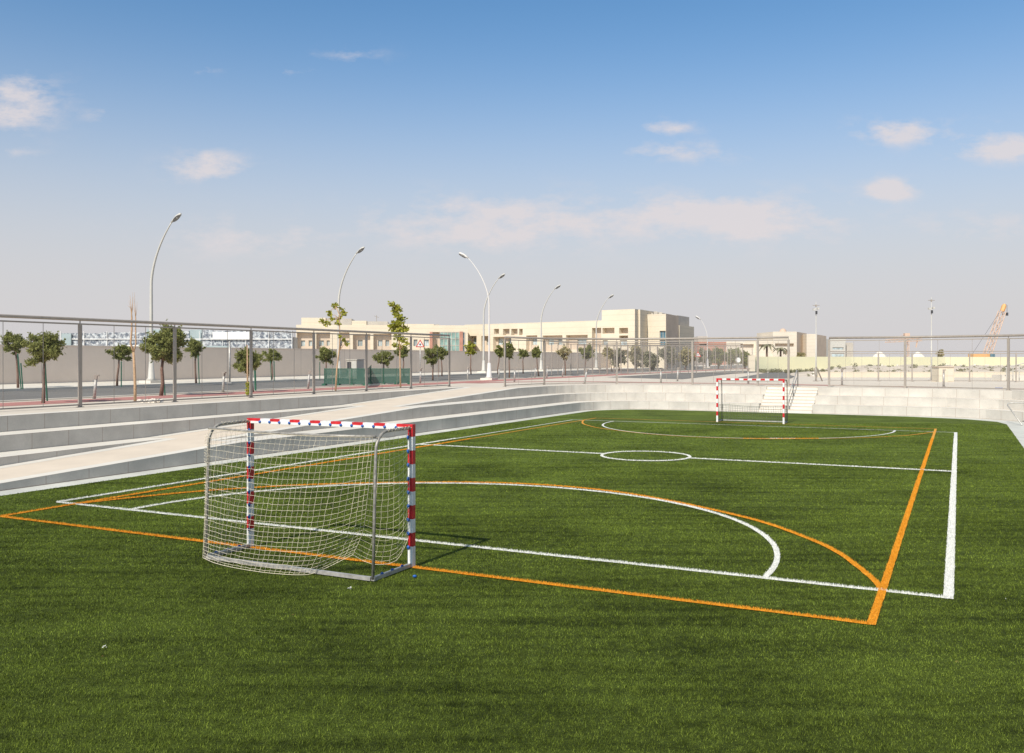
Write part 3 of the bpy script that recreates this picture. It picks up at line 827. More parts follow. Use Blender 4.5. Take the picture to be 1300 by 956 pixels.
# ---------------------------------------------------------------- trees
def leaf_cloud(clusters, n, size, name, mat, parent, aspect=2.2):
    cs = np.array([c[0] for c in clusters], float); rs = np.array([c[1] for c in clusters], float)
    w = rs**2; idx = rng.choice(len(cs), n, p=w/w.sum())
    d = rng.normal(0, 1, (n, 3)); d /= np.linalg.norm(d, axis=1)[:, None]
    rad = rng.uniform(0, 1, n)**0.45*np.where(rng.uniform(0, 1, n) < 0.14, rng.uniform(1.0, 1.55, n), 1.0)
    p = cs[idx]+d*(rad*rs[idx])[:, None]*np.array([1, 1, 0.75])
    dirv = d+rng.normal(0, 0.75, (n, 3)); dirv /= np.linalg.norm(dirv, axis=1)[:, None]
    oth = np.cross(dirv, rng.normal(0, 1, (n, 3))); oth /= np.linalg.norm(oth, axis=1)[:, None]
    sz = size*rng.uniform(0.6, 1.4, n)[:, None]
    a = dirv*sz*aspect/2; b = oth*sz/2
    q = np.stack([p-a, p+b, p+a, p-b], 1)
    org = np.array(parent.location)
    q = (q-org).reshape(-1, 3)
    me = bpy.data.meshes.new(name); me.materials.append(mat)
    me.vertices.add(4*n); me.vertices.foreach_set('co', q.astype(np.float32).ravel())
    me.loops.add(4*n); me.loops.foreach_set('vertex_index', np.arange(4*n, dtype=np.int32))
    me.polygons.add(n); me.polygons.foreach_set('loop_start', np.arange(0, 4*n, 4, dtype=np.int32)); me.polygons.foreach_set('loop_total', np.full(n, 4, np.int32))
    me.update(calc_edges=True)
    o = bpy.data.objects.new(name, me); col.objects.link(o); o.parent = parent
    return o
def tree(label, base, top, crown, leaf='leaf_acacia', bark='bark', n=1800, size=0.07, ncl=42, rt=0.055, group=None, name='acacia_tree', cl_r=0.26, cat='tree'):
    # crown = (cx, cy, cz, rx, rz)
    t = thing(name, label, cat, base, group)
    if leaf == 'leaf_acacia': n = int(n*2.3); size = size*0.62; ncl = int(ncl*1.25); cl_r *= 0.88
    cx, cy, cz, rx, rz = crown
    mb = MB(); b = V3(base); f = V3(top)
    m1 = b.lerp(f, 0.35)+Vector((random.uniform(-.05, .05), random.uniform(-.05, .05), 0)); m2 = b.lerp(f, 0.7)+Vector((random.uniform(-.05, .05), random.uniform(-.05, .05), 0))
    mb.tube([b, m1, m2, f], [rt*1.25, rt, rt*0.9, rt*0.75], 7)
    cl = []
    for k in range(ncl):
        d = Vector((random.gauss(0, 1), random.gauss(0, 1), random.gauss(0, 1))).normalized()
        rr = random.uniform(0.25, 1.0)**0.5
        lump = 0.78+0.22*math.sin(3.1*d.x+5*d.z+base[0])
        c = Vector((cx+d.x*rx*rr*lump, cy+d.y*rx*rr*lump, cz+d.z*rz*rr*lump))
        cl.append((tuple(c), cl_r*(rx*rz)**0.5*random.uniform(0.65, 1.3)))
        if rr > 0.55 and k % 2 == 0:            # loose shoots that break the outline
            up = (d+Vector((0, 0, 0.35))).normalized()
            for q in (1, 2):
                cl.append((tuple(c+up*((rx*rz)**0.5*0.17*q)), cl_r*(rx*rz)**0.5*(0.42-0.1*q)))
        if k % 3 == 0:
            mid = f.lerp(c, 0.55)+Vector((0, 0, -0.08*rz))
            mb.tube([f-Vector((0, 0, 0.05)), mid, c], [rt*0.5, rt*0.28, rt*0.1], 4)
    mb.build('trunk', M[bark], t, True)
    leaf_cloud(cl, n, size, 'crown', M[leaf], t, 3.4 if leaf == 'leaf_acacia' else 2.2)
    return t
def ptree(label, bx, by, crx, cry, Y=None, zbase=ZT, **kw):
    # measured: trunk foot pixel, crown left/right and top/bottom pixels
    if Y is None: base = G(bx, by, zbase)
    else: base = Vector(((bx-CX)*Y/F, Y, zbase))
    Y = base.y
    x0, x1 = (crx[0]-CX)*Y/F, (crx[1]-CX)*Y/F
    z1, z0 = H-(cry[0]-CY)*Y/F, H-(cry[1]-CY)*Y/F
    rx, rz = (x1-x0)/2, (z1-z0)/2
    cx, cz = (x0+x1)/2, (z0+z1)/2
    top = Vector((base.x*0.35+cx*0.65, Y, z0+rz*0.45))
    return tree(label, base, top, (cx, Y, cz, rx*0.93, rz*0.92), **kw)
SW = ZT+0.14
g1 = 'young staked trees along the road'
ptree('small acacia on the far pavement at the left edge, with two green stakes', 23, 492.5, (0, 35), (419, 451), zbase=SW, n=1700, size=0.075, group=g1)
ptree('wide feathery acacia by the red track left of the first full fence post', 55, 512.0, (27, 87), (417, 467), n=3000, size=0.06, ncl=60, group=g1)
ptree('small acacia on the far pavement left of the bare forked tree', 148.5, 490, (136, 169), (436, 460), zbase=SW, n=1300, size=0.075, group=g1)
ptree('largest densest dark green acacia, in front of the tall left street lamp', 204.6, 502.5, (177, 239), (408, 469), n=5200, size=0.075, ncl=80, rt=0.075, group=g1)
ptree('small loose acacia on the far pavement right of the dense one', 249, 486.5, (234, 262), (426, 455), zbase=SW, n=1300, size=0.075, group=g1)
ptree('drooping acacia behind the third fence post beside the lime seedling', 321, 498, (295, 337), (438, 475), n=2200, size=0.075, ncl=50, group=g1)
ptree('little flat topped acacia on far pavement with three thin stakes', 345, 482, (329, 360), (441, 461), zbase=SW, n=1200, size=0.08, group=g1)
ptree('rounded acacia left of the lamp behind the green mesh barrier', 414, 481, (401, 427), (438, 463), zbase=SW, n=1400, size=0.085, group=g1)
ptree('broad acacia behind the right green mesh barrier', 487, 486, (471, 504), (443, 466), n=1500, size=0.08, group=g1)
ptree('acacia half hidden behind the tall lime young tree', 513, 479, (500, 522), (438, 457), zbase=SW, n=1100, size=0.09, group=g1)
ptree('round acacia just right of the triangular warning sign', 549.5, 483, (536, 563), (439, 463), n=1700, size=0.085, group=g1)
ptree('acacia behind and right of the round one, by the glazed entrance', 561, 477.5, (549, 570), (436, 457), zbase=SW, n=1200, size=0.09, group=g1)
ptree('yellowish small tree with upright top left of the crossing lamps', 598, 475.4, (588, 606), (432, 454), zbase=SW, n=800, size=0.1, leaf='leaf_lime', cl_r=0.2, group=g1)
ptree('small tree just right of the white lamp foot', 632, 475, (628, 641), (436, 456), zbase=SW, n=800, size=0.1, group=g1)
ptree('dark upright tree right of the white lamp, by the fence end post', 646.6, 480.5, (636, 656), (431, 457), n=1600, size=0.09, group=g1)
ptree('thin small tree between two lamps on the far pavement', 664, 474.2, (657, 672), (441, 456), zbase=SW, n=800, size=0.1, group=g1)
ptree('small tree left of the fourth lamp', 684, 478, (673, 688), (439, 457), n=1000, size=0.09, group=g1)
ptree('pale straw coloured tree behind the second post of the far left fence', 717.7, 477.5, (706, 726), (436, 457), n=700, size=0.1, leaf='leaf_pale', cl_r=0.2, group=g1)
ptree('bushy green tree left of the smallest lamp', 742, 471.6, (733, 759), (437, 459), zbase=SW, n=1500, size=0.12, group=g1)
ptree('pale thin leaved tree right of the smallest lamp', 777, 472.0, (764, 782), (438, 458), n=700, size=0.12, leaf='leaf_pale', cl_r=0.2, group=g1)

# broad leaved saplings
def sapling(label, base, trunk_pts, clumps, n, size, name='young_tree'):
    t = thing(name, label, 'tree', base)
    mb = MB(); pts = [V3(p) for p in trunk_pts]
    mb.tube(pts, [0.05-0.03*k/(len(pts)-1) for k in range(len(pts))], 7)
    for c, r in clumps:
        c = V3(c)
        q = min(pts, key=lambda p: (p-c).length)
        mb.tube([q-Vector((0, 0, 0.2)), q.lerp(c, 0.5), c], [0.02, 0.014, 0.006], 4)
    mb.build('trunk', M['bark_pale'], t, True)
    leaf_cloud([(tuple(c), r) for c, r in clumps], n, size, 'crown', M['leaf_lime'], t, aspect=1.5)
    return t
b = G(426, 496); Y = b.y
sapling('sparse lime leaved sapling with tufts in front of the curved lamp', b, [b, D(427.5, 470, Y), D(431, 440, Y), D(431, 400, Y), D(426, 388, Y)],
        [(D(x, y, Y+random.uniform(-.2, .2)), r) for x, y, r in ((426, 388.5, .22), (434, 393, .16), (418, 396, .16), (436, 398, .2), (431, 404, .14), (408, 408, .17), (415, 411, .2), (429, 410, .16), (422, 405, .12), (437, 431, .15), (441, 436, .16), (432, 427, .1), (419, 400, .12))], 420, 0.095)
b = G(508.5, 492); Y = b.y
cl = []
for x, y, r in ((497, 386, .2), (502, 389, .22), (507, 393, .22), (501, 397, .25), (506, 402, .25), (510, 406, .25), (499, 410, .22), (505, 414, .26), (497, 415, .2), (514, 417, .24), (508, 420, .28), (502, 421, .22), (517, 419, .15), (505, 428, .25), (512, 431, .25), (517, 436, .2), (502, 438, .2), (509, 441, .2), (507, 410, .25), (504, 392, .2)):
    cl.append((D(x, y, Y+random.uniform(-.25, .25)), r))
sapling('tall leafy lime green sapling in front of the cream building', b, [b, D(508, 465, Y), D(507.5, 440, Y), D(505, 410, Y), D(501, 388, Y)], cl, 1100, 0.11)
b = G(314.5, 503.5); Y = b.y
sapling('small lime green seedling wrapped round a thin bare stem at the third fence post', b, [b, D(314.2, 470, Y), D(313.8, 438, Y)],
        [(D(314.8, y, Y), 0.10) for y in (487, 491, 495, 499)], 220, 0.07)
b = G(171.5, 510.5); Y = b.y
t = thing('bare_tree', 'bare pale forked sapling without leaves left of the dense acacia', 'tree', b)
mb = MB()
mb.tube([b, D(171.5, 490, Y), D(170.8, 470, Y), D(169.5, 447, Y)], [0.06, 0.055, 0.05, 0.045], 8)
mb.tube([D(169.5, 447, Y), D(165.8, 436, Y), D(167.2, 420, Y), D(167.2, 402, Y), D(166.5, 390, Y), D(165, 375, Y)], [0.042, 0.038, 0.034, 0.028, 0.012, 0.004], 6)
mb.tube([D(169.5, 448, Y), D(172.5, 436, Y), D(172.2, 420, Y), D(172.2, 404, Y), D(171, 385, Y), D(171, 371, Y)], [0.03, 0.028, 0.024, 0.02, 0.008, 0.003], 6)
for a, c in (((167, 403), (163.5, 381)), ((167, 402), (169, 377)), ((167, 400), (168.5, 371)), ((172, 404), (174, 383)), ((172, 404), (169.5, 390)), ((166.6, 392), (162, 388))):
    mb.tube([D(*a, Y), D((a[0]+c[0])/2+0.6, (a[1]+c[1])/2, Y), D(*c, Y)], [0.012, 0.007, 0.003], 4)
mb.build('trunk', M['bark_pale'], t, True)

# stakes
def stake(label, bx, by, tx, ty, z=ZT, m='green_paint', r=0.03):
    b = G(bx, by, z); Y = b.y
    mb = MB(); mb.tube([b, D(tx, ty, Y)], r, 6); mb.tube([D(tx, ty, Y), D(tx, ty, Y)+Vector((0, 0, 0.04))], [r*1.25, r*0.8], 6)
    tag(mb.build('tree_stake', M[m], loc=b), label, 'stake', 'stakes supporting the young trees')
stake('taller green stake beside the leftmost acacia trunk', 26.8, 494, 22.5, 450, SW)
stake('shorter green stake right of the leftmost acacia', 29, 494, 26.5, 462, SW)
stake('bright green stake beside the wide feathery acacia', 60.0, 509.5, 57, 460)
stake('green stake right of the small acacia beside the bare tree', 154, 491, 154, 460, SW)
stake('green stake beside the trunk of the largest dense acacia', 209.5, 502, 206.5, 466)
stake('green stake right of the small loose acacia', 253, 487, 251.5, 452, SW)
stake('thick green stake behind the third fence post', 324.5, 496, 323.5, 462, r=0.05)
stake('left thin stake under the flat topped acacia', 344.5, 483, 343.5, 459, SW)
stake('right thin stake under the flat topped acacia', 348.5, 483, 348, 459, SW)
stake('thin green stake left of the barrier under the rounded acacia', 406, 482, 406, 460, SW)
stake('red brown stake right of the round acacia by the sign', 557, 478.5, 557, 458, SW, 'bark')

# shrub belt beyond the cage and palms
gb_ = 'olive trees in the belt behind the cage'
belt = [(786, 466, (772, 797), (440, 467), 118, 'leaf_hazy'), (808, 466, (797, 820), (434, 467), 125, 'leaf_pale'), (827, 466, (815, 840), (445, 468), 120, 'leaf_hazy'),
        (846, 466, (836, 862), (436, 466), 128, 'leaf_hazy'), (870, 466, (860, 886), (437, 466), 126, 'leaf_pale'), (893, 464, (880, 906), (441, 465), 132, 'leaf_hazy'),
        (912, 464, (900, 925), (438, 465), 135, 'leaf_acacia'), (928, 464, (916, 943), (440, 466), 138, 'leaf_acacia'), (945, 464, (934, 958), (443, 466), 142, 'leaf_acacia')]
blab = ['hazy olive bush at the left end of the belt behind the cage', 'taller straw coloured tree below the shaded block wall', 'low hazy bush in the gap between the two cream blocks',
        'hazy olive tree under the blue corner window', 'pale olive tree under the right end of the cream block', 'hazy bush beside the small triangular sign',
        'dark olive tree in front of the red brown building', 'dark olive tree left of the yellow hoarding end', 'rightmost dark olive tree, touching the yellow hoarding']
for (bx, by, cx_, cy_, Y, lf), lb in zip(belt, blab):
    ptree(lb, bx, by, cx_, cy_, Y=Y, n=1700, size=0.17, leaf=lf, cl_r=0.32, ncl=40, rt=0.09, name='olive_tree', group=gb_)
ub = MB()
def palm(label, px, base_y, top_y, Y, w):
    b = D(px, base_y, Y); b.z = ZT; c = D(px, top_y, Y)
    t = thing('palm_tree', label, 'palm', b)
    mb = MB(); mb.tube([b, b.lerp(c, 0.5), c], [0.28, 0.22, 0.2], 8); mb.build('trunk', M['bark'], t, True)
    mb = MB()
    for k in range(16):
        th = 2*math.pi*k/16+random.uniform(-.2, .2); L = w*random.uniform(0.8, 1.1); up = random.uniform(0.2, 0.9)
        d = Vector((math.cos(th), math.sin(th), 0)); s_ = Vector((-d.y, d.x, 0))
        pr = [c+d*(L*q)+Vector((0, 0, L*(up*q-1.0*q*q))) for q in (0, .25, .5, .75, 1.0)]
        wd_ = [0.05, 0.3, 0.34, 0.22, 0.02]
        for i in range(4):
            mb.face([pr[i]-s_*wd_[i], pr[i+1]-s_*wd_[i+1], pr[i+1], pr[i]]); mb.face([pr[i], pr[i+1], pr[i+1]+s_*wd_[i+1], pr[i]+s_*wd_[i]])
    mb.build('crown', M['leaf_hazy'], t)
palm('left and taller palm before the distant cream building', 973.5, 460, 439, 190, 2.0)
palm('right and shorter palm before the distant cream building', 991, 460, 443, 190, 1.9)
ptree('round olive bush against the shaded side of the distant cream building', 1016, 456, (1009, 1024), (446, 456), Y=200, n=500, size=0.25, leaf='leaf_pale', name='olive_tree', rt=0.1)
ptree('solitary small tree above the yellow hoarding left of the crane', 1193, 456, (1188, 1199), (444, 455), Y=190, n=500, size=0.25, leaf='leaf_pale', name='olive_tree', rt=0.1)

# ---------------------------------------------------------------- green mesh barriers, cabinet, signs, bollards
def barrier(label, x0, x1, ytop, ybot, zpx):
    a, b = G(x0, ybot), G(x1, ybot); Y = a.y
    b = Vector(((x1-CX)*b.y/F, b.y, ZT))
    h = (ybot-ytop)*Y/F
    t = thing('mesh_barrier', label, 'barrier', a)
    d = b-a; L = d.length
    mb = MB(); mb.face([a+Vector((0, 0, 0.08)), b+Vector((0, 0, 0.08)), b+Vector((0, 0, h)), a+Vector((0, 0, h))]); mb.build('mesh_panel', M['green_mesh'], t)
    for k in range(4):
        p = a+d*(k/3); mb = MB(); mb.tube([p, p+Vector((0, 0, h+0.05))], 0.025, 6)
        mb.box(p+Vector((0, 0, 0.0)), 0.22, 0.6, 0.12, d)
        mb.build('post', M['green_paint'], t)
    mb = MB(); mb.tube([a+Vector((0, 0, h+.02)), b+Vector((0, 0, h+.02))], 0.02, 6); mb.build('top_tube', M['green_paint'], t)
barrier('left green shade mesh barrier in front of the grey cabinet', 412, 464, 468.5, 489.5, 0)
barrier('right green shade mesh barrier behind the fence, beside the tall sapling', 470, 520, 468.5, 488.0, 0)
mb = MB(); a, b = G(464.5, 492.0), G(471, 486.5); d = b-a
t = thing('mesh_barrier', 'short dark folded end panel joining the two green barriers', 'barrier', a)
mb.face([a+Vector((0, 0, .1)), b+Vector((0, 0, .1)), b+Vector((0, 0, 1.2)), a+Vector((0, 0, 1.0))]); mb.build('mesh_panel', M['green_mesh'], t)
mb = MB(); mb.tube([a, a+Vector((0, 0, 1.05))], 0.03, 6); mb.tube([b, b+Vector((0, 0, 1.22))], 0.03, 6); mb.build('post', M['green_paint'], t)
b = G(451, 480.5, SW); Y = b.y; wc = 15.5*Y/F; hc = (480.5-457)*Y/F
t = thing('electrical_cabinet', 'grey utility cabinet standing behind the left green barrier', 'cabinet', b)
mb = MB(); mb.box(b, wc, 0.9, hc, EU); mb.box(b+Vector((0, 0, hc)), wc+0.1, 1.0, 0.06, EU); mb.build('body', M['cabinet'], t)
mb = MB(); mb.box(b-EV*0.462+EU*wc*0.24+Vector((0, 0, 0.15)), wc*0.44, 0.02, hc-0.25, EU); mb.build('door', M['lamp_white'], t)
mb = MB(); mb.box(b-EV*0.462-EU*wc*0.24+Vector((0, 0, hc*0.55)), wc*0.4, 0.02, hc*0.35, EU); mb.build('vent', M['dark'], t)

def tri_sign(label, px, by, top, z, r, Y=None):
    b = G(px, by, z) if Y is None else Vector(((px-CX)*Y/F, Y, z)); Y = b.y
    t = thing('warning_sign', label, 'road sign', b)
    c = D(px, top, Y)
    mb = MB(); mb.tube([b, Vector((b.x, b.y, c.z-r*0.3))], 0.035, 8); mb.build('pole', M['steel_light'], t, True)
    def tri(rr, dy): return [c+Vector((rr*math.sin(a), dy, rr*math.cos(a)-r)) for a in (0, 2*math.pi/3, 4*math.pi/3)]
    f = MB(); q = tri(r, -0.05); f.face(q); q2 = tri(r, -0.02); f.face(q2[::-1])
    for i in range(3): f.face([q[i], q[(i+1) % 3], q2[(i+1) % 3], q2[i]])
    pl = f.build('sign_plate', M['sign_red'], t)
    w = MB(); w.face(tri(r*0.66, -0.058)); w.build('sign_face', M['sign_white'], pl)
    k = MB(); cc = c+Vector((0, -0.064, -r))
    k.face([cc+Vector((sx*r*0.09, 0, sz*r)) for sx, sz in ((-1, -.2), (1, -.2), (1, .22), (-1, .22))])
    k.face([cc+Vector((sx*r*0.2, -0.003, sz*r)) for sx, sz in ((-1, -.02), (1, -.02), (1, .1), (-1, .1))])
    k.build('symbol', M['dark'], pl)
tri_sign('red bordered triangular warning sign on a pole between the tall sapling and round acacia', 533.5, 485.5, 430.8, ZT, 0.36)
tri_sign('small distant triangular warning sign among the olive trees', 886, 462, 446, ZT, 0.48, Y=118)
b = Vector(((937-CX)*120/F, 120, ZT)); c = D(937, 457, 120)
t = thing('round_sign', 'small round white sign facing the road near the yellow hoarding', 'road sign', b)
mb = MB(); mb.tube([b, c], 0.05, 6); mb.build('pole', M['steel_light'], t)
mb = MB(); mb.tube([c+Vector((0, -0.12, 0)), c+Vector((0, -0.07, 0))], 0.33, 16); mb.build('sign_plate', M['sign_white'], t)
# board on a pole by the wall (plain white sign board over the perforated screen)
b = G(291.5, 486.5, SW); Y = b.y
t = thing('sign_pole', 'slim grey pole on the far pavement rising over the wall', 'pole', b)
mb = MB(); mb.tube([b, D(291.5, 433, Y)], 0.06, 8); mb.build('pole', M['steel_light'], t, True)
mb = MB(); mb.box(b, 0.3, 0.3, 0.05); mb.build('base_plate', M['steel_light'], t)

bp = None
def bollard(px, py, label, lean=0.0, z=ZT):
    global bp
    loc = G(px, py, z)
    if bp is None:
        t = thing('bollard_light', label, 'bollard', loc, 'slim bollards round the plaza')
        mb = MB(); mb.tube([loc, loc+Vector((0, 0, 0.45)), loc+Vector((0, 0, 0.82))], [0.062, 0.058, 0.056], 10); mb.build('post', M['steel_light'], t, True)
        mb = MB(); mb.box(loc+Vector((0, 0, 0.82)), 0.09, 0.13, 0.16); mb.box(loc+Vector((0.03, 0, 0.95)), 0.16, 0.12, 0.06); mb.build('lamp_head', M['steel'], t)
        mb = MB(); mb.box(loc, 0.2, 0.2, 0.02); mb.build('base_plate', M['steel'], t)
        bp = t; o = t
    else:
        o = dup(bp, loc, 0, label)
    o.rotation_euler = (R(lean)*0.2, R(lean), random.uniform(-0.6, 0.6))
for px, py, lb, ln in ((119.5, 507, 'leftmost grey bollard, left of the bare forked tree', 5), (283, 498, 'grey bollard between the dense acacia and the third fence post', 4),
                   (391, 494, 'grey bollard left of the green barriers beside the fence post', 5), (593.5, 483, 'bollard between the last fence post and white lamp foot', 2),
                   (533.5, 487, 'low bollard just right of the warning sign pole', 2),
                   (633, 481, 'bollard just right of the white lamp foot', 3), (653, 485, 'bollard right of the first post of the far fence', 2), (679, 479.5, 'bollard left of the fourth lamp', 4),
                   (694, 480.5, 'bollard behind the second post of the far fence', 5), (714, 479, 'bollard where the red track turns', 3), (742, 487.5, 'leaning bollard on the red track bend', 12),
                   (839, 487, 'white bollard on the track left of the far goal', 0), (860, 484, 'bollard by the little road left of the far goal', 3),
                   (950, 487.5, 'bollard rising above the far goal crossbar', 0), (1069, 489.0, 'blue grey bollard right of the steps', 0),
                   (1198, 491.0, 'bollard in front of the small cream kiosk', 0)):
    bollard(px, py, lb, ln)

# ---------------------------------------------------------------- buildings
def ray_plane(px, py, A, d):
    n = Vector((-d.y, d.x, 0)); r = Vector(((px-CX)/F, 1, -(py-CY)/F))
    o = Vector((0, 0, H)); k = (A-o).dot(n)/r.dot(n); p = o+r*k
    return (p-A).dot(d), p.z
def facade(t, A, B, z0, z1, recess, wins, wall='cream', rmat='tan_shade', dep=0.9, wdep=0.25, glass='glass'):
    """one face of a building with real recesses and windows; recess/wins are (x0,x1,ytop,ybot) survey marks on that plane"""
    A = Vector((A.x, A.y, 0)); B = Vector((B.x, B.y, 0)); d = (B-A).normalized(); W = (B-A).length
    nin = Vector((-d.y, d.x, 0))            # into the building
    def conv(r):
        xs = [ray_plane(x, y, A, d) for x, y in ((r[0], r[2]), (r[1], r[2]), (r[0], r[3]), (r[1], r[3]))]
        return (max(0.05, min(xs[0][0], xs[2][0])), min(W-0.05, max(xs[1][0], xs[3][0])), max(z0+0.05, (xs[2][1]+xs[3][1])/2), min(z1-0.05, (xs[0][1]+xs[1][1])/2))
    rc = [conv(r) for r in recess]; wn = [conv(w) for w in wins]
    rc = [r for r in rc if r[1] > r[0]+.1]; wn = [w for w in wn if w[1] > w[0]+.1]
    xs = sorted({0.0, W} | {q for r in rc+wn for q in r[:2]}); zs = sorted({z0, z1} | {q for r in rc+wn for q in r[2:]})
    def dp(x, z):
        k = 0.0; m = 0
        for r in rc:
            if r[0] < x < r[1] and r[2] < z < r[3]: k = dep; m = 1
        for i, w in enumerate(wn):
            if w[0] < x < w[1] and w[2] < z < w[3]: return k+wdep, 2
        return k, m
    mb = MB(); nx, nz = len(xs)-1, len(zs)-1
    C = [[dp((xs[i]+xs[i+1])/2, (zs[j]+zs[j+1])/2) for j in range(nz)] for i in range(nx)]
    P = lambda x, z, k: A+d*x+nin*k+Vector((0, 0, z))
    for i in range(nx):
        for j in range(nz):
            k, m = C[i][j]
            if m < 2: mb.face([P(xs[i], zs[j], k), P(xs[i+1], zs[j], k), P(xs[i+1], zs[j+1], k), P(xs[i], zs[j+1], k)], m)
            if i+1 < nx and abs(C[i+1][j][0]-k) > 1e-4:
                k2 = C[i+1][j][0]; mb.face([P(xs[i+1], zs[j], k), P(xs[i+1], zs[j], k2), P(xs[i+1], zs[j+1], k2), P(xs[i+1], zs[j+1], k)], 0)
            if j+1 < nz and abs(C[i][j+1][0]-k) > 1e-4:
                k2 = C[i][j+1][0]; mb.face([P(xs[i], zs[j+1], k), P(xs[i+1], zs[j+1], k), P(xs[i+1], zs[j+1], k2), P(xs[i], zs[j+1], k2)], 0)
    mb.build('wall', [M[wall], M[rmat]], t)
    for w in wn:
        xm, zm = (w[0]+w[1])/2, (w[2]+w[3])/2; k = dp(xm, zm)[0]
        f = MB(); th = 0.07
        for (a, b_, c_, e_) in ((w[0], w[1], w[2], w[2]+th), (w[0], w[1], w[3]-th, w[3]), (w[0], w[0]+th, w[2]+th, w[3]-th), (w[1]-th, w[1], w[2]+th, w[3]-th), (xm-th/2, xm+th/2, w[2]+th, w[3]-th)):
            f.face([P(a, c_, k-0.03), P(b_, c_, k-0.03), P(b_, e_, k-0.03), P(a, e_, k-0.03)])
        fr = f.build('window', M['louvre'], t)
        g_ = MB(); g_.face([P(w[0], w[2], k), P(w[1], w[2], k), P(w[1], w[3], k), P(w[0], w[3], k)]); g_.build('pane', M[glass], fr)
def block(t, name, A, d, w, dv, z0, z1, mat, front=True, inset=0.0):
    """box volume behind the facade line: A front left, d along the front"""
    nin = Vector((-d.y, d.x, 0)); A = Vector((A.x, A.y, 0))+nin*inset
    P = [A, A+d*w, A+d*w+nin*dv, A+nin*dv]
    mb = MB(); S_ = [(1, 2), (2, 3), (3, 0)]+([(0, 1)] if front else [])
    for a, b in S_:
        L = (P[b]-P[a]).length
        mb.face([P[a]+Vector((0, 0, z0)), P[b]+Vector((0, 0, z0)), P[b]+Vector((0, 0, z1)), P[a]+Vector((0, 0, z1))], 0, [(0, z0), (L, z0), (L, z1), (0, z1)])
    mb.face([p+Vector((0, 0, z1)) for p in P])
    return mb.build(name, M[mat], t)
# left wing and right wing of the long cream building
A1 = D(376, 454, 150); B1 = D(594, 454, 153)
t = thing('cream_building', 'left wing of the long cream stone building with a glazed entrance and roof louvres', 'building', Vector((A1.x, A1.y, ZT)))
d1 = Vector((B1.x-A1.x, B1.y-A1.y, 0)); W1 = d1.length; d1.normalize()
zt1 = 8.62
rec = [(377, 397.5, 422, 446), (401.5, 419, 422, 446), (428, 443.5, 422, 446), (448, 470, 424, 446), (474, 497, 424, 446), (549, 558.3, 421.5, 446)]
win = [(381, 386.5, 432, 439.5), (391, 395.5, 432, 439.5), (404, 410.5, 432, 439), (414, 418, 432, 439), (430.5, 434, 432, 439), (439, 443, 432, 439), (453.5, 460, 431.5, 439.5), (479.5, 485.5, 431.5, 439.5), (489, 494, 431.5, 439.5), (525, 530, 431, 439.5), (538, 544.6, 431, 439.5)]
facade(t, A1, B1, ZT, zt1, rec, win)
block(t, 'roof_block', A1, d1, W1, 28, ZT, zt1-0.02, 'cream', front=False)
nin = Vector((-d1.y, d1.x, 0))
def pen(x0, x1, ytop, mat, name='roof_louvre', inset=0.6):
    s0, _ = ray_plane(x0, 420, A1, d1); s1, zt = ray_plane(x1, ytop, A1, d1)
    block(t, name, A1+d1*s0, d1, s1-s0, 9, zt1-0.02, zt*1.0, mat, inset=inset)
pen(382, 413, 403.2, 'cream', 'penthouse'); pen(413.3, 446, 404.2, 'louvre', inset=0.8); pen(446.3, 465, 407, 'cream', 'penthouse', 0.7); pen(465.3, 492, 407.8, 'louvre', inset=0.9); pen(492.3, 551, 411.3, 'cream', 'penthouse', 0.5); pen(551.3, 558, 411.5, 'louvre')
def slab(t, name, A, d, x0, x1, ytop, ybot, mat, proud=0.15, n=0, barmat='louvre'):
    s0, za = ray_plane(x0, ybot, A, d); s1, zb = ray_plane(x1, ytop, A, d)
    c = Vector((A.x, A.y, 0))+d*((s0+s1)/2)-Vector((-d.y, d.x, 0))*(proud-0.25)+Vector((0, 0, za))
    mb = MB(); mb.box(c, s1-s0, 0.5, zb-za, d); o = mb.build(name, M[mat], t)
    if n:
        mm = MB(); f_ = c-Vector((-d.y, d.x, 0))*0.28
        for k in range(n+1): mm.box(f_+d*((k/n-0.5)*(s1-s0)), 0.10, 0.06, zb-za, d)
        for k in range(4): mm.box(f_+Vector((0, 0, (zb-za)*k/3-0.04))-Vector((-d.y, d.x, 0))*0.01, s1-s0, 0.06, 0.09, d)
        mm.build('mullions', M[barmat], o)
slab(t, 'pier', A1, d1, 545.5, 549, 421.5, 447, 'brick_red', 0.3); slab(t, 'pier', A1, d1, 583.5, 587.5, 421, 447, 'brick_red', 0.3)
slab(t, 'curtain_wall', A1, d1, 558.6, 583, 422, 447, 'glass_teal', 0.1, 5)
slab(t, 'curtain_wall', A1, d1, 587.8, 589.7, 422, 447, 'glass_blue', 0.05, 1)
mb = MB(); p = D(478, 404, 165); mb.tube([D(478, 410, 165), D(478, 400, 165)], 0.05, 5); mb.tube([D(475, 401, 165), D(481, 403, 165)], 0.04, 5); mb.build('aerial', M['steel'], t)

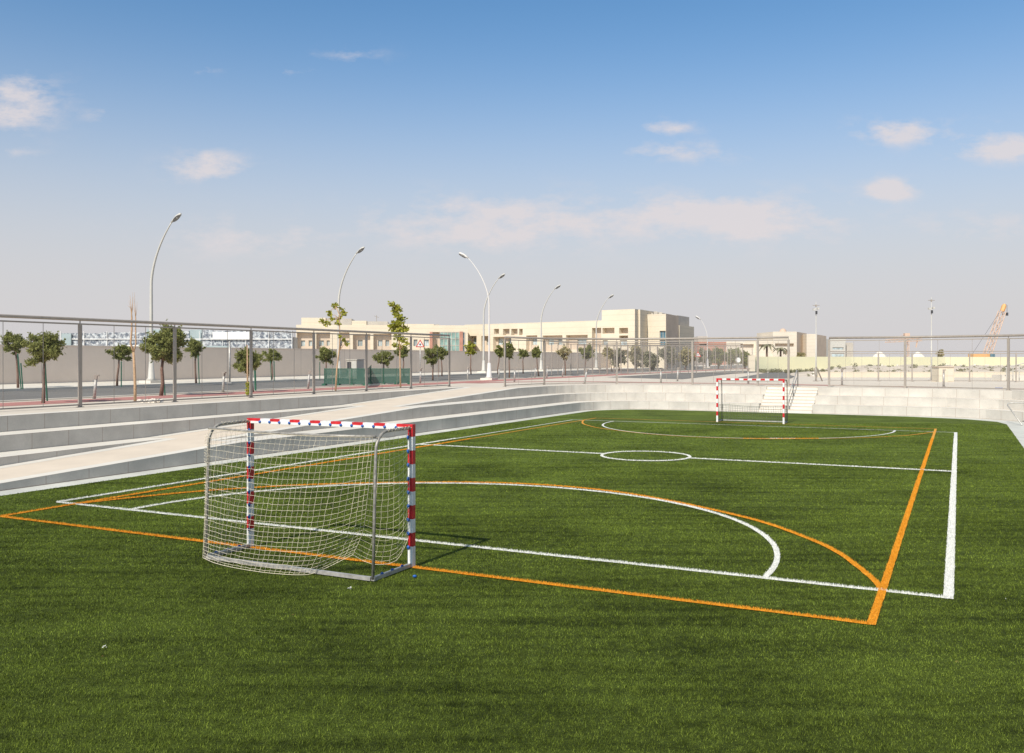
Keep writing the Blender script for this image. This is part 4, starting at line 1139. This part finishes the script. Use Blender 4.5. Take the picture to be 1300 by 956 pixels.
A2 = D(590, 454, 163); B2_ = D(806, 454, 140)
t2 = thing('cream_building', 'right wing of the long cream stone building rising to a tall end block', 'building', Vector((A2.x, A2.y, ZT)))
d2 = Vector((B2_.x-A2.x, B2_.y-A2.y, 0)); W2 = d2.length; d2.normalize()
zt2 = 9.1
s764, _ = ray_plane(764, 420, A2, d2)
Am = Vector((A2.x, A2.y, 0))+d2*s764
rec = [(627, 633.5, 417.5, 424), (638.5, 646.8, 417.5, 425.5), (649, 657, 417.5, 425.5), (659, 663.5, 417.5, 425.5), (594.5, 605, 426.5, 446), (611, 622, 426.5, 446), (626, 649, 427.5, 446), (668, 682, 425.8, 446), (689, 714, 425.8, 446), (718.5, 746, 425.3, 443.5), (751.5, 763.3, 416.2, 446)]
win = [(596.3, 603.4, 429, 438), (613.5, 619.5, 429, 438), (628, 634.3, 429, 438), (641.5, 648, 429, 438), (671.5, 678.5, 429.5, 438), (691.5, 699, 429.5, 438), (704, 712, 429.5, 438), (729, 740.5, 430.5, 437.5)]
facade(t2, A2, Am, ZT, zt2, rec, win)
rec = [(764.8, 780, 416.2, 423.5), (786, 797.3, 416.2, 423.5), (786, 797.3, 426, 430), (764.8, 785, 444, 452), (786, 797, 444, 452)]
win = [(765, 771.5, 432, 438), (787, 796, 432, 438)]
zt3 = 10.72
facade(t2, Am, B2_, ZT, zt3, rec, win)
block(t2, 'roof_block', A2, d2, s764, 25, ZT, zt2-0.02, 'cream', front=False)
k2 = 5.3
# end block: shaded return and the two stepped blocks behind
def poly_block(t, name, pts, z0, z1, mat):
    mb = MB(); mb.prism([(p.x, p.y) for p in pts], z0, z1); return mb.build(name, M[mat], t)
e0 = Vector((B2_.x, B2_.y, 0)); e1 = e0+EV*5.3; e2 = e1+EU*3.4; e3 = e2+EV*7.2; e4 = e2+EV*16.4
nin2 = Vector((-d2.y, d2.x, 0))
poly_block(t2, 'end_block', [Am+nin2*0.02+d2*0.02+nin2*1.6, e0+nin2*1.6-d2*0.02, e0+EV*20-d2*0.0, Am+EV*20], ZT, zt3-0.01, 'cream')
mb = MB(); mb.face([e0+Vector((0, 0, ZT)), e0+EV*20+Vector((0, 0, ZT)), e0+EV*20+Vector((0, 0, zt3)), e0+Vector((0, 0, zt3))]); mb.build('end_wall', M['cream'], t2)
facade(t2, e1+EU*0.003, e2, ZT, 10.1, [], [(837.5, 845.8, 420, 429.5), (837.5, 845.8, 431.5, 440)], glass='glass_blue')
poly_block(t2, 'tower_block', [e1+EV*0.4+EU*0.01, e2+EV*0.4-EU*0.01, e3-EU*0.01, e3-EU*3.4], ZT, 10.09, 'cream')
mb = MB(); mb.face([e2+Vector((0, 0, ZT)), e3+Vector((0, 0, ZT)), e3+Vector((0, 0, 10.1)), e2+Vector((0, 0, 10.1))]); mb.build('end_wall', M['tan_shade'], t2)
poly_block(t2, 'rear_block', [e3-EU*3, e3+EU*0.15, e4+EU*0.15, e4-EU*3], ZT, 8.55, 'cream')
poly_block(t2, 'roof_louvre', [e3-EU*3+EV*0.1, e3-EU*0.25+EV*0.1, e3+EV*7.5-EU*0.25, e3+EV*7.5-EU*3], 8.55, 10.2, 'louvre')
for px, h_ in ((832, 395.5), (838, 396.5), (826, 397)):
    p = D(px, 399.5, 147); mb = MB(); mb.box(p, 0.6, 0.6, (399.5-h_)*147/F); mb.build('roof_plant', M['louvre'], t2)

# perforated screen building at the left
Yp = 100.0
t = thing('screened_building', 'low building behind the tan wall clad in a white and blue grey perforated screen', 'building', Vector(((72-CX)*Yp/F, Yp, ZT)))
def pan(x0, x1, y0, y1, mat, name, Y=Yp, th=0.3, bot=None):
    a, b = D(x0, y0, Y), D(x1, y1 if bot is None else bot, Y)
    mb = MB(); mb.box(((a.x+b.x)/2, Y+th/2, b.z), b.x-a.x, th, a.z-b.z); return mb.build(name, M[mat], t)
pan(78, 128, 423, 446, 'screen', 'screen_panel'); pan(128, 186, 422, 446, 'screen', 'screen_panel', Yp-0.05)
pan(186.2, 215, 418, 446, 'screen_teal', 'teal_panel', Yp+0.1); pan(215.2, 240, 420, 446, 'screen', 'screen_panel'); pan(240.2, 257, 418.5, 446, 'screen_teal', 'teal_panel', Yp+0.1)
pan(257.2, 270, 419, 446, 'screen', 'screen_panel'); pan(270.2, 318, 420, 446, 'screen', 'screen_panel', Yp-0.05); pan(318.2, 371, 420, 446, 'screen', 'screen_panel')
pan(78, 90, 423.5, 440, 'screen_teal', 'teal_panel', Yp-0.3, 0.2)
pan(270, 317, 421.5, 431, 'sign_white', 'sign_board', Yp-0.35, 0.2)
pan(150, 186, 438.2, 440, 'sign_white', 'canopy_edge', Yp-0.8, 0.5); pan(262, 290, 439, 442, 'screen_teal', 'canopy_edge', Yp-0.8, 0.5)
mb = MB()
for k in range(0, 11):
    x = 78+k*29.3; a = D(x, 420.5, Yp); mb.box((a.x, Yp-0.12, ZT), 0.05, 0.1, a.z-ZT)
a = D(78, 431, Yp); b = D(371, 431, Yp); mb.box(((a.x+b.x)/2, Yp-0.14, a.z), b.x-a.x, 0.08, 0.09)
mb.build('frame', M['sign_white'], t)
a = D(74, 454, Yp); mb = MB(); mb.prism([(a.x, Yp+0.6), (D(371, 454, Yp).x, Yp+0.6), (D(371, 454, Yp).x, Yp+2.5), (a.x, Yp+2.5)], ZT, 5.4); mb.build('body', M['louvre'], t)

# distant building group on the right
def fbox(t, name, x0, x1, ytop, Y, mat, depth=12, wins=(), recs=()):
    A, B = D(x0, 454, Y), D(x1, 454, Y); z1 = H-(ytop-CY)*Y/F
    facade(t, A, B, ZT, z1, list(recs), list(wins), wall=mat)
    A.z = 0; block(t, 'roof_block', A, Vector((1, 0, 0)), B.x-A.x, depth, ZT, z1-0.02, mat, front=False)
Yd = 240
t = thing('cream_building', 'distant pale cream stepped building behind the yellow hoarding', 'building', Vector(((981-CX)*Yd/F, Yd, ZT)))
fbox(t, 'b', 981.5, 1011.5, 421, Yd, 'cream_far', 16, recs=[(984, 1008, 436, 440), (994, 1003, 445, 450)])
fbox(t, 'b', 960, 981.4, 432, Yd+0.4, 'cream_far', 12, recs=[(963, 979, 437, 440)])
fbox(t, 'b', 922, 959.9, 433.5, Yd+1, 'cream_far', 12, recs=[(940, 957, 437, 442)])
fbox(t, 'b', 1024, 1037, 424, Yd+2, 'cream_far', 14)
A = D(1011.5, 454, Yd); p0 = Vector((A.x, A.y, 0)); p1 = D(1024, 454, Yd+9); p1.z = 0; z1 = H+33.3*Yd/F
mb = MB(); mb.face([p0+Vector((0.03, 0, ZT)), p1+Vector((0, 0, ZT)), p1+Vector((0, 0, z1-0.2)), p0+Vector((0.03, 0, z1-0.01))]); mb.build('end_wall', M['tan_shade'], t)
p0 = D(1037, 454, Yd+2); p0.z = 0; p1 = D(1049, 454, Yd+11); p1.z = 0
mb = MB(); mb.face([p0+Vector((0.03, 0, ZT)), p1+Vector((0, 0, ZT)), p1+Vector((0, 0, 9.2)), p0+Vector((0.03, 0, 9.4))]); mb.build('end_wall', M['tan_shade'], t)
mb = MB(); a = D(994, 421, Yd+8); mb.ball(a, 1.0, 1.0, 0.9); mb.build('roof_dome', M['crane_pale'], t, True)
t = thing('white_building', 'small white office with a teal glazed ground floor right of the distant cream building', 'building', D(1054, 454, 260))
t.location.z = ZT
fbox(t, 'b', 1054, 1073.5, 430, 260, 'lamp_white', 10, wins=[(1057, 1071, 441, 444), (1056, 1072, 448, 453)])
fbox(t, 'b', 1073.8, 1083, 435, 262, 'louvre', 8)
t = thing('red_building', 'low red brown building behind the dark olive trees', 'building', D(888, 454, 200)); t.location.z = ZT
A, B = D(887, 454, 200), D(922, 454, 200); fbox(t, 'b', 887, 922, 434, 200, 'brick_red', 10, recs=[(888, 897, 437, 438.5)])
fbox(t, 'b', 886, 898, 427, 203, 'louvre', 6)

# yellow hoarding
t = thing('yellow_hoarding', 'long pale yellow site hoarding across the sand at the right', 'hoarding', G(957, 470))
hp = [(957.5, 112), (1080, 128), (1200, 143), (1420, 165)]
for i in range(3):
    a, b = D(hp[i][0], 454, hp[i][1]), D(hp[i+1][0], 454, hp[i+1][1])
    n = 8
    mb = MB()
    for k in range(n):
        p, q = a.lerp(b, k/n), a.lerp(b, (k+1)/n); c = (p+q)/2; dd = q-p; dd.z = 0
        mb.box((c.x, c.y, ZT), dd.length-0.02, 0.08, 3.22-ZT+0.05*(k % 2)*0.3, dd)
    mb.build('panel', M['yellow'], t)
a = D(957.5, 454, 112); mb = MB(); mb.box((a.x-0.4, a.y-0.2, ZT), 0.8, 0.5, 2.0); mb.build('end_pier', M['cream'], t)

# bank of dirt and low cream wall in front of it
def bank():
    mb = MB(); nx, ny = 70, 9
    x0, x1 = 1000, 1480
    P = []
    for i in range(nx+1):
        row = []
        for j in range(ny+1):
            px = x0+(x1-x0)*i/nx; Y = 80+28*j/ny
            e = min(1, i/12)
            h = math.sin(math.pi*min(1, j/ny*1.1))*1.0*e*(0.92+0.06*math.sin(i*0.9)+0.08*random.uniform(-1, 1))
            row.append(Vector(((px-CX)*Y/F, Y, ZT-0.02+max(0, h))))
        P.append(row)
    for i in range(nx):
        for j in range(ny):
            mb.face([P[i][j], P[i+1][j], P[i+1][j+1], P[i][j+1]])
    struct(mb.build('dirt_embankment', M['dirt'], smooth=True))
bank()
cl = []
for k in range(150):
    px = random.uniform(1024, 1330); Y = random.uniform(80, 92)
    cl.append(((D(px, 454, Y).x, Y, ZT+0.15+max(0, (Y-80)/14)*0.95*min(1, (px-1000)/82)+random.uniform(-.1, .05)), random.uniform(0.12, 0.34)))
for k in range(40):
    px = random.uniform(965, 1030); Y = random.uniform(98, 108); cl.append(((D(px, 454, Y).x, Y, ZT+0.15), random.uniform(0.15, 0.4)))
tmp = thing('scrub', 'x', 'y', (0, 0, 0))
o = leaf_cloud(cl, 9000, 0.08, 'scrub_bushes', M['leaf_hazy'], tmp); o.parent = None
bpy.data.objects.remove(tmp)
tag(o, 'dry dark scrub dotted over the dirt bank below the yellow hoarding', 'scrub', kind='stuff')
mb = MB()
for k in range(200):
    px = random.uniform(1030, 1330); Y = random.uniform(80, 94); s_ = random.uniform(0.06, 0.17)
    c = D(px, 454, Y); c.z = ZT+0.05+max(0, (Y-80)/14)*0.93*min(1, (px-1000)/82)
    mb.ball(c, s_, s_*0.8, s_*0.7, 5, 3)
tag(mb.build('rubble', M['mound']), 'pale rubble stones strewn over the dirt bank', 'rubble', kind='stuff')
lw = MB(); a, b = D(1038, 454, 78), D(1460, 454, 78); lw.box(((a.x+b.x)/2, 78, ZT-0.02), b.x-a.x, 0.3, 0.5)
tag(lw.build('low_wall', M['cream']), 'low cream wall along the foot of the dirt bank', 'wall')
for (x, y, w_, h_, Y, lb) in ((1117, 454, 14, 9.0, 210, 'left pale sand heap beyond the hoarding'), (1165, 454, 13, 8.5, 215, 'right pale sand heap beyond the hoarding')):
    c = D(x, 454, Y); mb = MB(); n = 22
    rw = w_*Y/F; hh = (h_)*Y/F+H-ZT
    rows = []
    for j in range(7):
        r_ = 1-j/6; row = []
        for k in range(n):
            th = 2*math.pi*k/n; rr = rw*(r_**0.9)*(1+0.12*math.sin(3*th+x)+0.06*random.uniform(-1, 1))
            row.append(Vector((c.x+rr*math.cos(th), c.y+rr*math.sin(th), ZT-0.02+hh*(1-r_**1.5)*0.98)))
        rows.append(row)
    for j in range(6):
        for k in range(n): mb.face([rows[j][k], rows[j][(k+1) % n], rows[j+1][(k+1) % n], rows[j+1][k]])
    tag(mb.build('sand_heap', M['mound'], smooth=True, loc=(c.x, c.y, ZT)), lb, 'sand heap')
# kiosk
b = G(1197, 484.5); Y = b.y
t = thing('cream_kiosk', 'small square cream kiosk box behind the bollard at the right', 'kiosk', b)
mb = MB(); w_ = 19*Y/F; h_ = 18.3*Y/F; mb.box(b, w_, w_, h_, (1, 0, 0)); mb.build('body', M['cream'], t)
mb = MB(); mb.box(b+Vector((0, 0, h_)), w_+0.12, w_+0.12, 0.07); mb.build('roof', M['tan_shade'], t)
mb = MB(); mb.box(b+Vector((w_*0.25, -w_/2-0.012, 0.05)), w_*0.35, 0.02, h_*0.8); mb.build('door', M['cream_far'], t)

# masts with cameras
def mast(px, by, ty, label, eq):
    b = G(px, by); Y = b.y
    t = thing('camera_mast', label, 'mast', b)
    top = D(px, ty, Y); mid = D(px, 440, Y)
    mb = MB(); mb.tube([b, mid, mid+Vector((0, 0, 0.02)), D(px, eq+6, Y), top], [0.065, 0.055, 0.04, 0.03, 0.015], 8); mb.build('pole', M['lamp_white'], t, True)
    mb = MB(); mb.box(b, 0.35, 0.35, 0.04); mb.build('base_plate', M['steel'], t)
    for dx, y, s_ in ((-2.6, eq, 0.22), (2.6, eq-1, 0.22)):
        c = D(px+dx, y, Y); m = MB(); m.box(c, 0.13, 0.22, 0.13); m.tube([c+Vector((0, 0, 0.09)), Vector((top.x, Y, c.z+0.09))], 0.02, 5); m.build('camera', M['lamp_white'], t)
    c = D(px, eq+5, Y); m = MB(); m.box(c+Vector((0, -0.08, 0)), 0.12, 0.1, 0.24); m.build('control_box', M['dark'], t)
    m = MB(); c = D(px, ty+6, Y); m.box(c, 0.09, 0.09, 0.16); m.tube([c+Vector((-0.25, 0, 0.1)), c+Vector((0.25, 0, 0.1))], 0.02, 5); m.build('sensor', M['steel'], t)
mast(1036, 484, 383.5, 'white camera mast beside the distant cream building right of the steps', 394)
mast(1182.5, 483, 377, 'white camera mast by the cream kiosk under open sky', 393)
# folded A frame railings beyond the steps
t = MB(); a = G(1036, 483)
for x0, y0, x1, y1 in ((1033, 466, 1037, 485), (1036, 465, 1044, 485)):
    pass
hr = MB(); q = [G(1037, 484.3), None]
Yh = q[0].y
hr.tube([q[0], D(1033.5, 468, Yh), D(1036.5, 466, Yh), G(1044, 484.0)], 0.045, 6)
tag(hr.build('hoop_rail', M['steel'], loc=q[0]), 'dark bent hoop rail at the foot of the left camera mast', 'rail')
# ramp railing at the far right
t = thing('ramp_railing', 'white tubular ramp railing at the right edge behind the fence corner', 'railing', G(1286, 483))
b = G(1288, 484); Yr = b.y
for k in range(4):
    x = 1278+k*8; mb = MB(); mb.tube([D(x, 482-k*1.2, Yr), D(x, 466-k*1.6, Yr)], 0.035, 6); mb.build('post', M['lamp_white'], t)
mb = MB(); mb.tube([D(1276, 467, Yr), D(1304, 460, Yr)], 0.04, 6); mb.tube([D(1276, 473, Yr), D(1304, 467, Yr)], 0.03, 6); mb.build('rails', M['lamp_white'], t)
mb = MB(); c = D(1292, 484, Yr+0.5); mb.prism([(D(1274, 0, Yr).x, Yr+.2), (D(1320, 0, Yr).x, Yr+.2), (D(1320, 0, Yr).x, Yr+1.6), (D(1274, 0, Yr).x, Yr+1.6)], ZT, ZT+0.45); mb.build('ramp_slab', M['kerb'], t)

# cranes
def lattice(mb, a, b, w0, w1, n, r):
    d = (b-a); s_ = d.cross(Vector((0, 1, 0))).normalized(); y = Vector((0, 1, 0))
    L = []
    for sx, sy in ((-1, -1), (1, -1), (1, 1), (-1, 1)):
        p = [a+s_*(sx*w0/2)+y*(sy*w0/2), b+s_*(sx*w1/2)+y*(sy*w1/2)]; L.append(p); mb.tube(p, r, 5)
    for k in range(n):
        f0, f1 = k/n, (k+1)/n
        for i in range(4):
            p, q = L[i], L[(i+1) % 4]
            e0_, e1_ = (p, q) if k % 2 else (q, p)
            mb.tube([e0_[0].lerp(e0_[1], f0), e1_[0].lerp(e1_[1], f1)], r*0.6, 4)
Yc = 230
b = D(1250, 454, Yc); b.z = ZT
t = thing('crane', 'tall crawler crane with a raised orange lattice boom at the far right', 'crane', b)
mb = MB(); mb.box(b+Vector((0, 0, 0.0)), 4.4, 1.0, 1.1); mb.box(b+Vector((0, 2.6, 0)), 4.4, 1.0, 1.1); mb.build('tracks', M['dark'], t)
mb = MB(); mb.box(b+Vector((-0.6, 1.3, 1.1)), 4.6, 2.8, 1.6); mb.build('body', M['crane'], t)
mb = MB(); mb.box(b+Vector((1.9, 0.2, 1.1)), 1.2, 1.1, 1.6); mb.build('cab', M['glass_blue'], t)
mb = MB(); base = b+Vector((1.3, 1.3, 2.4)); tip = D(1275.5, 386, Yc+1.3)
lattice(mb, base, base.lerp(tip, 0.86), 1.5, 1.3, 12, 0.11)
mb.build('boom', M['crane_pale'], t)
mb = MB(); q = base.lerp(tip, 0.86); mb.tube([q, q.lerp(tip, 0.7), tip], [0.55, 0.6, 0.32], 6); mb.build('boom_head', M['crane'], t)
mb = MB(); h_ = tip+Vector((0.6, 0, -0.3)); mb.tube([tip, h_, h_+Vector((0, 0, -2.0))], 0.05, 4); mb.box(h_+Vector((0, 0, -2.7)), 0.45, 0.4, 0.8); mb.build('hook_block', M['dark'], t)
mb = MB(); mb.tube([b+Vector((-2.4, 1.3, 2.8)), tip], 0.04, 4); mb.build('stay_cable', M['dark'], t)
Yc = 260; b = D(1151, 454, Yc); b.z = ZT
t = thing('crane', 'low distant orange crane with a level boom behind the sand heaps', 'crane', b)
mb = MB(); lattice(mb, b, D(1151, 431, Yc), 1.0, 1.0, 7, 0.1); mb.build('tower', M['crane_pale'], t)
mb = MB(); lattice(mb, D(1124, 433, Yc), D(1170, 431, Yc), 0.8, 0.8, 14, 0.09); mb.build('boom', M['crane_pale'], t)
mb = MB(); mb.box(D(1151, 427, Yc), 1.4, 1.2, 0.9); mb.build('cab', M['crane_pale'], t)
mb = MB(); mb.tube([D(1151, 423, Yc), D(1128, 433, Yc)], 0.05, 4); mb.tube([D(1165, 431, Yc), D(1163, 441, Yc)], 0.2, 5); mb.build('counter_jib', M['crane_pale'], t)

# bits lying about
def scrap(px, py, s_, m, label, name='litter'):
    p = G(px, py, 0.03); mb = MB()
    for k in range(5):
        a = random.uniform(0, 6.28); d = Vector((math.cos(a), math.sin(a), random.uniform(0.1, 0.5)))*s_; e = Vector((-math.sin(a), math.cos(a), random.uniform(-.3, .3)))*s_*0.6
        q = p+Vector((random.uniform(-s_, s_), random.uniform(-s_, s_), 0))
        mb.face([q-e*0.5, q+d*0.5, q+e*0.5, q-d*0.3+Vector((0, 0, s_*0.2))])
    tag(mb.build(name, M[m], loc=p), label, 'litter' if name == 'litter' else 'leaf')
scrap(441.5, 747, 0.045, 'litter', 'white crumpled paper scrap on the grass behind the near goal')
scrap(133, 821, 0.03, 'litter', 'white paper scrap on the grass at the lower left')
scrap(131, 833, 0.012, 'leaf_brown', 'tiny brown dry leaf under the lower left scrap', 'dry_leaf')
scrap(1277, 760, 0.014, 'litter', 'small white speck on the turf at the right edge')
scrap(1215, 840, 0.02, 'leaf_brown', 'dry brown leaf on the turf at the lower right', 'dry_leaf')
scrap(1270, 564, 0.05, 'leaf_brown', 'dry brown patch of leaf near the right apron', 'dry_leaf')
scrap(372, 780, 0.012, 'leaf_brown', 'brown dry leaf on the turf left of centre', 'dry_leaf')
p = G(526.5, 731.5, 0.03); mb = MB(); mb.ball(p, 0.03, 0.022, 0.02); tag(mb.build('net_clip', M['blue'], loc=p), 'blue net clip fallen on the grass beside the near right post', 'clip')
p = G(1268, 493.8, ZT); mb = MB(); mb.box(p, 0.5, 0.25, 0.04, EU); mb.box(p+Vector((0, 0, 0.04)), 0.36, 0.15, 0.03, EU); tag(mb.build('ground_plate', M['blue'], loc=p), 'small blue plate on top of the far wall by the corner post', 'plate')
# heap of rubble by the bare tree
mb = MB()
for k in range(60):
    c = G(random.uniform(176, 206), random.uniform(508.5, 511.5)); s_ = random.uniform(0.03, 0.09); mb.ball(c+Vector((0, 0, s_*0.4)), s_, s_, s_*0.7, 5, 3)
tag(mb.build('rubble', M['mound']), 'pale rubble scattered between the bare tree and the dense acacia', 'rubble', kind='stuff')

# ---------------------------------------------------------------- sky, sun, camera
sd = Vector((1.05, 1.99, -2.05)).normalized()
sun_el = math.asin(-sd.z); sun_az = math.atan2(-sd.x, -sd.y)
w = bpy.data.worlds.new('World'); scene.world = w; w.use_nodes = True
nt = w.node_tree; nt.nodes.clear()
out = nt.nodes.new('ShaderNodeOutputWorld'); bg = nt.nodes.new('ShaderNodeBackground'); nt.links.new(bg.outputs[0], out.inputs[0])
sky = N(nt, 'ShaderNodeTexSky', sky_type='NISHITA'); sky.sun_disc = False; sky.sun_elevation = sun_el; sky.sun_rotation = sun_az
sky.air_density = 1.0; sky.dust_density = 0.8; sky.ozone_density = 1.4; sky.altitude = 0
tc = N(nt, 'ShaderNodeTexCoord'); sp = N(nt, 'ShaderNodeSeparateXYZ'); nt.links.new(tc.outputs['Generated'], sp.inputs[0])
STR = 0.10
def mth(op, a, b=None, c=None):
    n = N(nt, 'ShaderNodeMath', operation=op)
    for i, q in enumerate((a, b, c)):
        if q is None: continue
        if isinstance(q, (int, float)): n.inputs[i].default_value = q
        else: nt.links.new(q, n.inputs[i])
    return n.outputs[0]
el = mth('MAXIMUM', sp.outputs[2], 0.0)
hz = mth('POWER', 2.718, mth('MULTIPLY', mth('POWER', mth('DIVIDE', el, 0.238), 2.7), -1.0))
tinted = mixc(nt, 1.0, sky.outputs[0], (0.735, 1.19, 1.43), 'MULTIPLY')
zen = mth('MINIMUM', mth('MAXIMUM', mth('DIVIDE', mth('SUBTRACT', el, 0.40), 0.35), 0.0), 1.0)
tinted = mixc(nt, mth('MULTIPLY', zen, 0.85), tinted, tuple(x/0.10 for x in (0.34, 0.36, 0.37)))
base = mixc(nt, mth('MULTIPLY', hz, 0.97), tinted, tuple(x/STR for x in (0.662, 0.632, 0.640)))
# clouds: soft puffs at fixed bearings, broken up by noise
yy = mth('MAXIMUM', sp.outputs[1], 0.05)
gx = mth('DIVIDE', sp.outputs[0], yy); gz = mth('DIVIDE', sp.outputs[2], yy)
cb = N(nt, 'ShaderNodeCombineXYZ'); nt.links.new(mth('MULTIPLY', gx, 1.0), cb.inputs[0]); nt.links.new(mth('MULTIPLY', gz, 2.2), cb.inputs[1])
cn = noise(nt, 13.0, 9, 0.64, cb.outputs[0])
tot = None
for px, py, sx, sy, k in ((15, 130, 50, 30, 1.0), (262, 212, 42, 17, 1.0), (640, 284, 150, 30, 1.0), (905, 278, 150, 28, 1.0), (840, 162, 36, 9, 0.7), (865, 192, 70, 12, 0.55), (1145, 168, 60, 16, 0.7),
                          (1265, 185, 60, 20, 0.75), (1130, 241, 30, 13, 0.95), (250, 88, 26, 7, 0.4), (358, 89, 34, 7, 0.4), (130, 146, 26, 8, 0.45), (440, 70, 40, 10, 0.35), (330, 300, 130, 26, 0.5), (20, 193, 28, 6, 0.4), (1240, 290, 110, 24, 0.4), (770, 270, 25, 14, 0.5)):
    a = mth('DIVIDE', mth('SUBTRACT', gx, (px-CX)/F), sx/F); b = mth('DIVIDE', mth('SUBTRACT', gz, (CY-py)/F), sy/F)
    r2 = mth('ADD', mth('MULTIPLY', a, a), mth('MULTIPLY', b, b))
    gsn = mth('MULTIPLY', mth('POWER', 2.718, mth('MULTIPLY', r2, -0.8)), k)
    tot = gsn if tot is None else mth('MAXIMUM', tot, gsn)
den = mth('MULTIPLY', mth('SUBTRACT', mth('ADD', mth('MULTIPLY', tot, 0.62), mth('MULTIPLY', cn, 2.4)), 1.30), 2.0)
den = mth('MULTIPLY', mth('MINIMUM', mth('MAXIMUM', den, 0.0), 1.0), mth('MINIMUM', mth('MULTIPLY', tot, 1.6), 0.8))
fin = mixc(nt, den, base, tuple(x/STR for x in (0.76, 0.70, 0.705)))
nt.links.new(fin, bg.inputs[0]); bg.inputs[1].default_value = STR

sl = bpy.data.lights.new('sun', 'SUN'); sl.energy = 4.9; sl.angle = R(0.5); sl.color = (1.0, 0.935, 0.83)
so = bpy.data.objects.new('sun', sl); col.objects.link(so); so.rotation_euler = sd.to_track_quat('-Z', 'Y').to_euler(); so.location = (-20, -40, 60)

cam = bpy.data.cameras.new('camera'); cam.sensor_width = 36; cam.lens = F/1300*36; cam.shift_y = (CY-478)/1300
cam.clip_start = 0.1; cam.clip_end = 20000
co = bpy.data.objects.new('camera', cam); col.objects.link(co); co.location = (0, 0, H); co.rotation_euler = (R(90), 0, 0)
scene.camera = co
scene.view_settings.view_transform = 'Standard'; scene.view_settings.look = 'None'; scene.view_settings.exposure = 0; scene.view_settings.gamma = 1
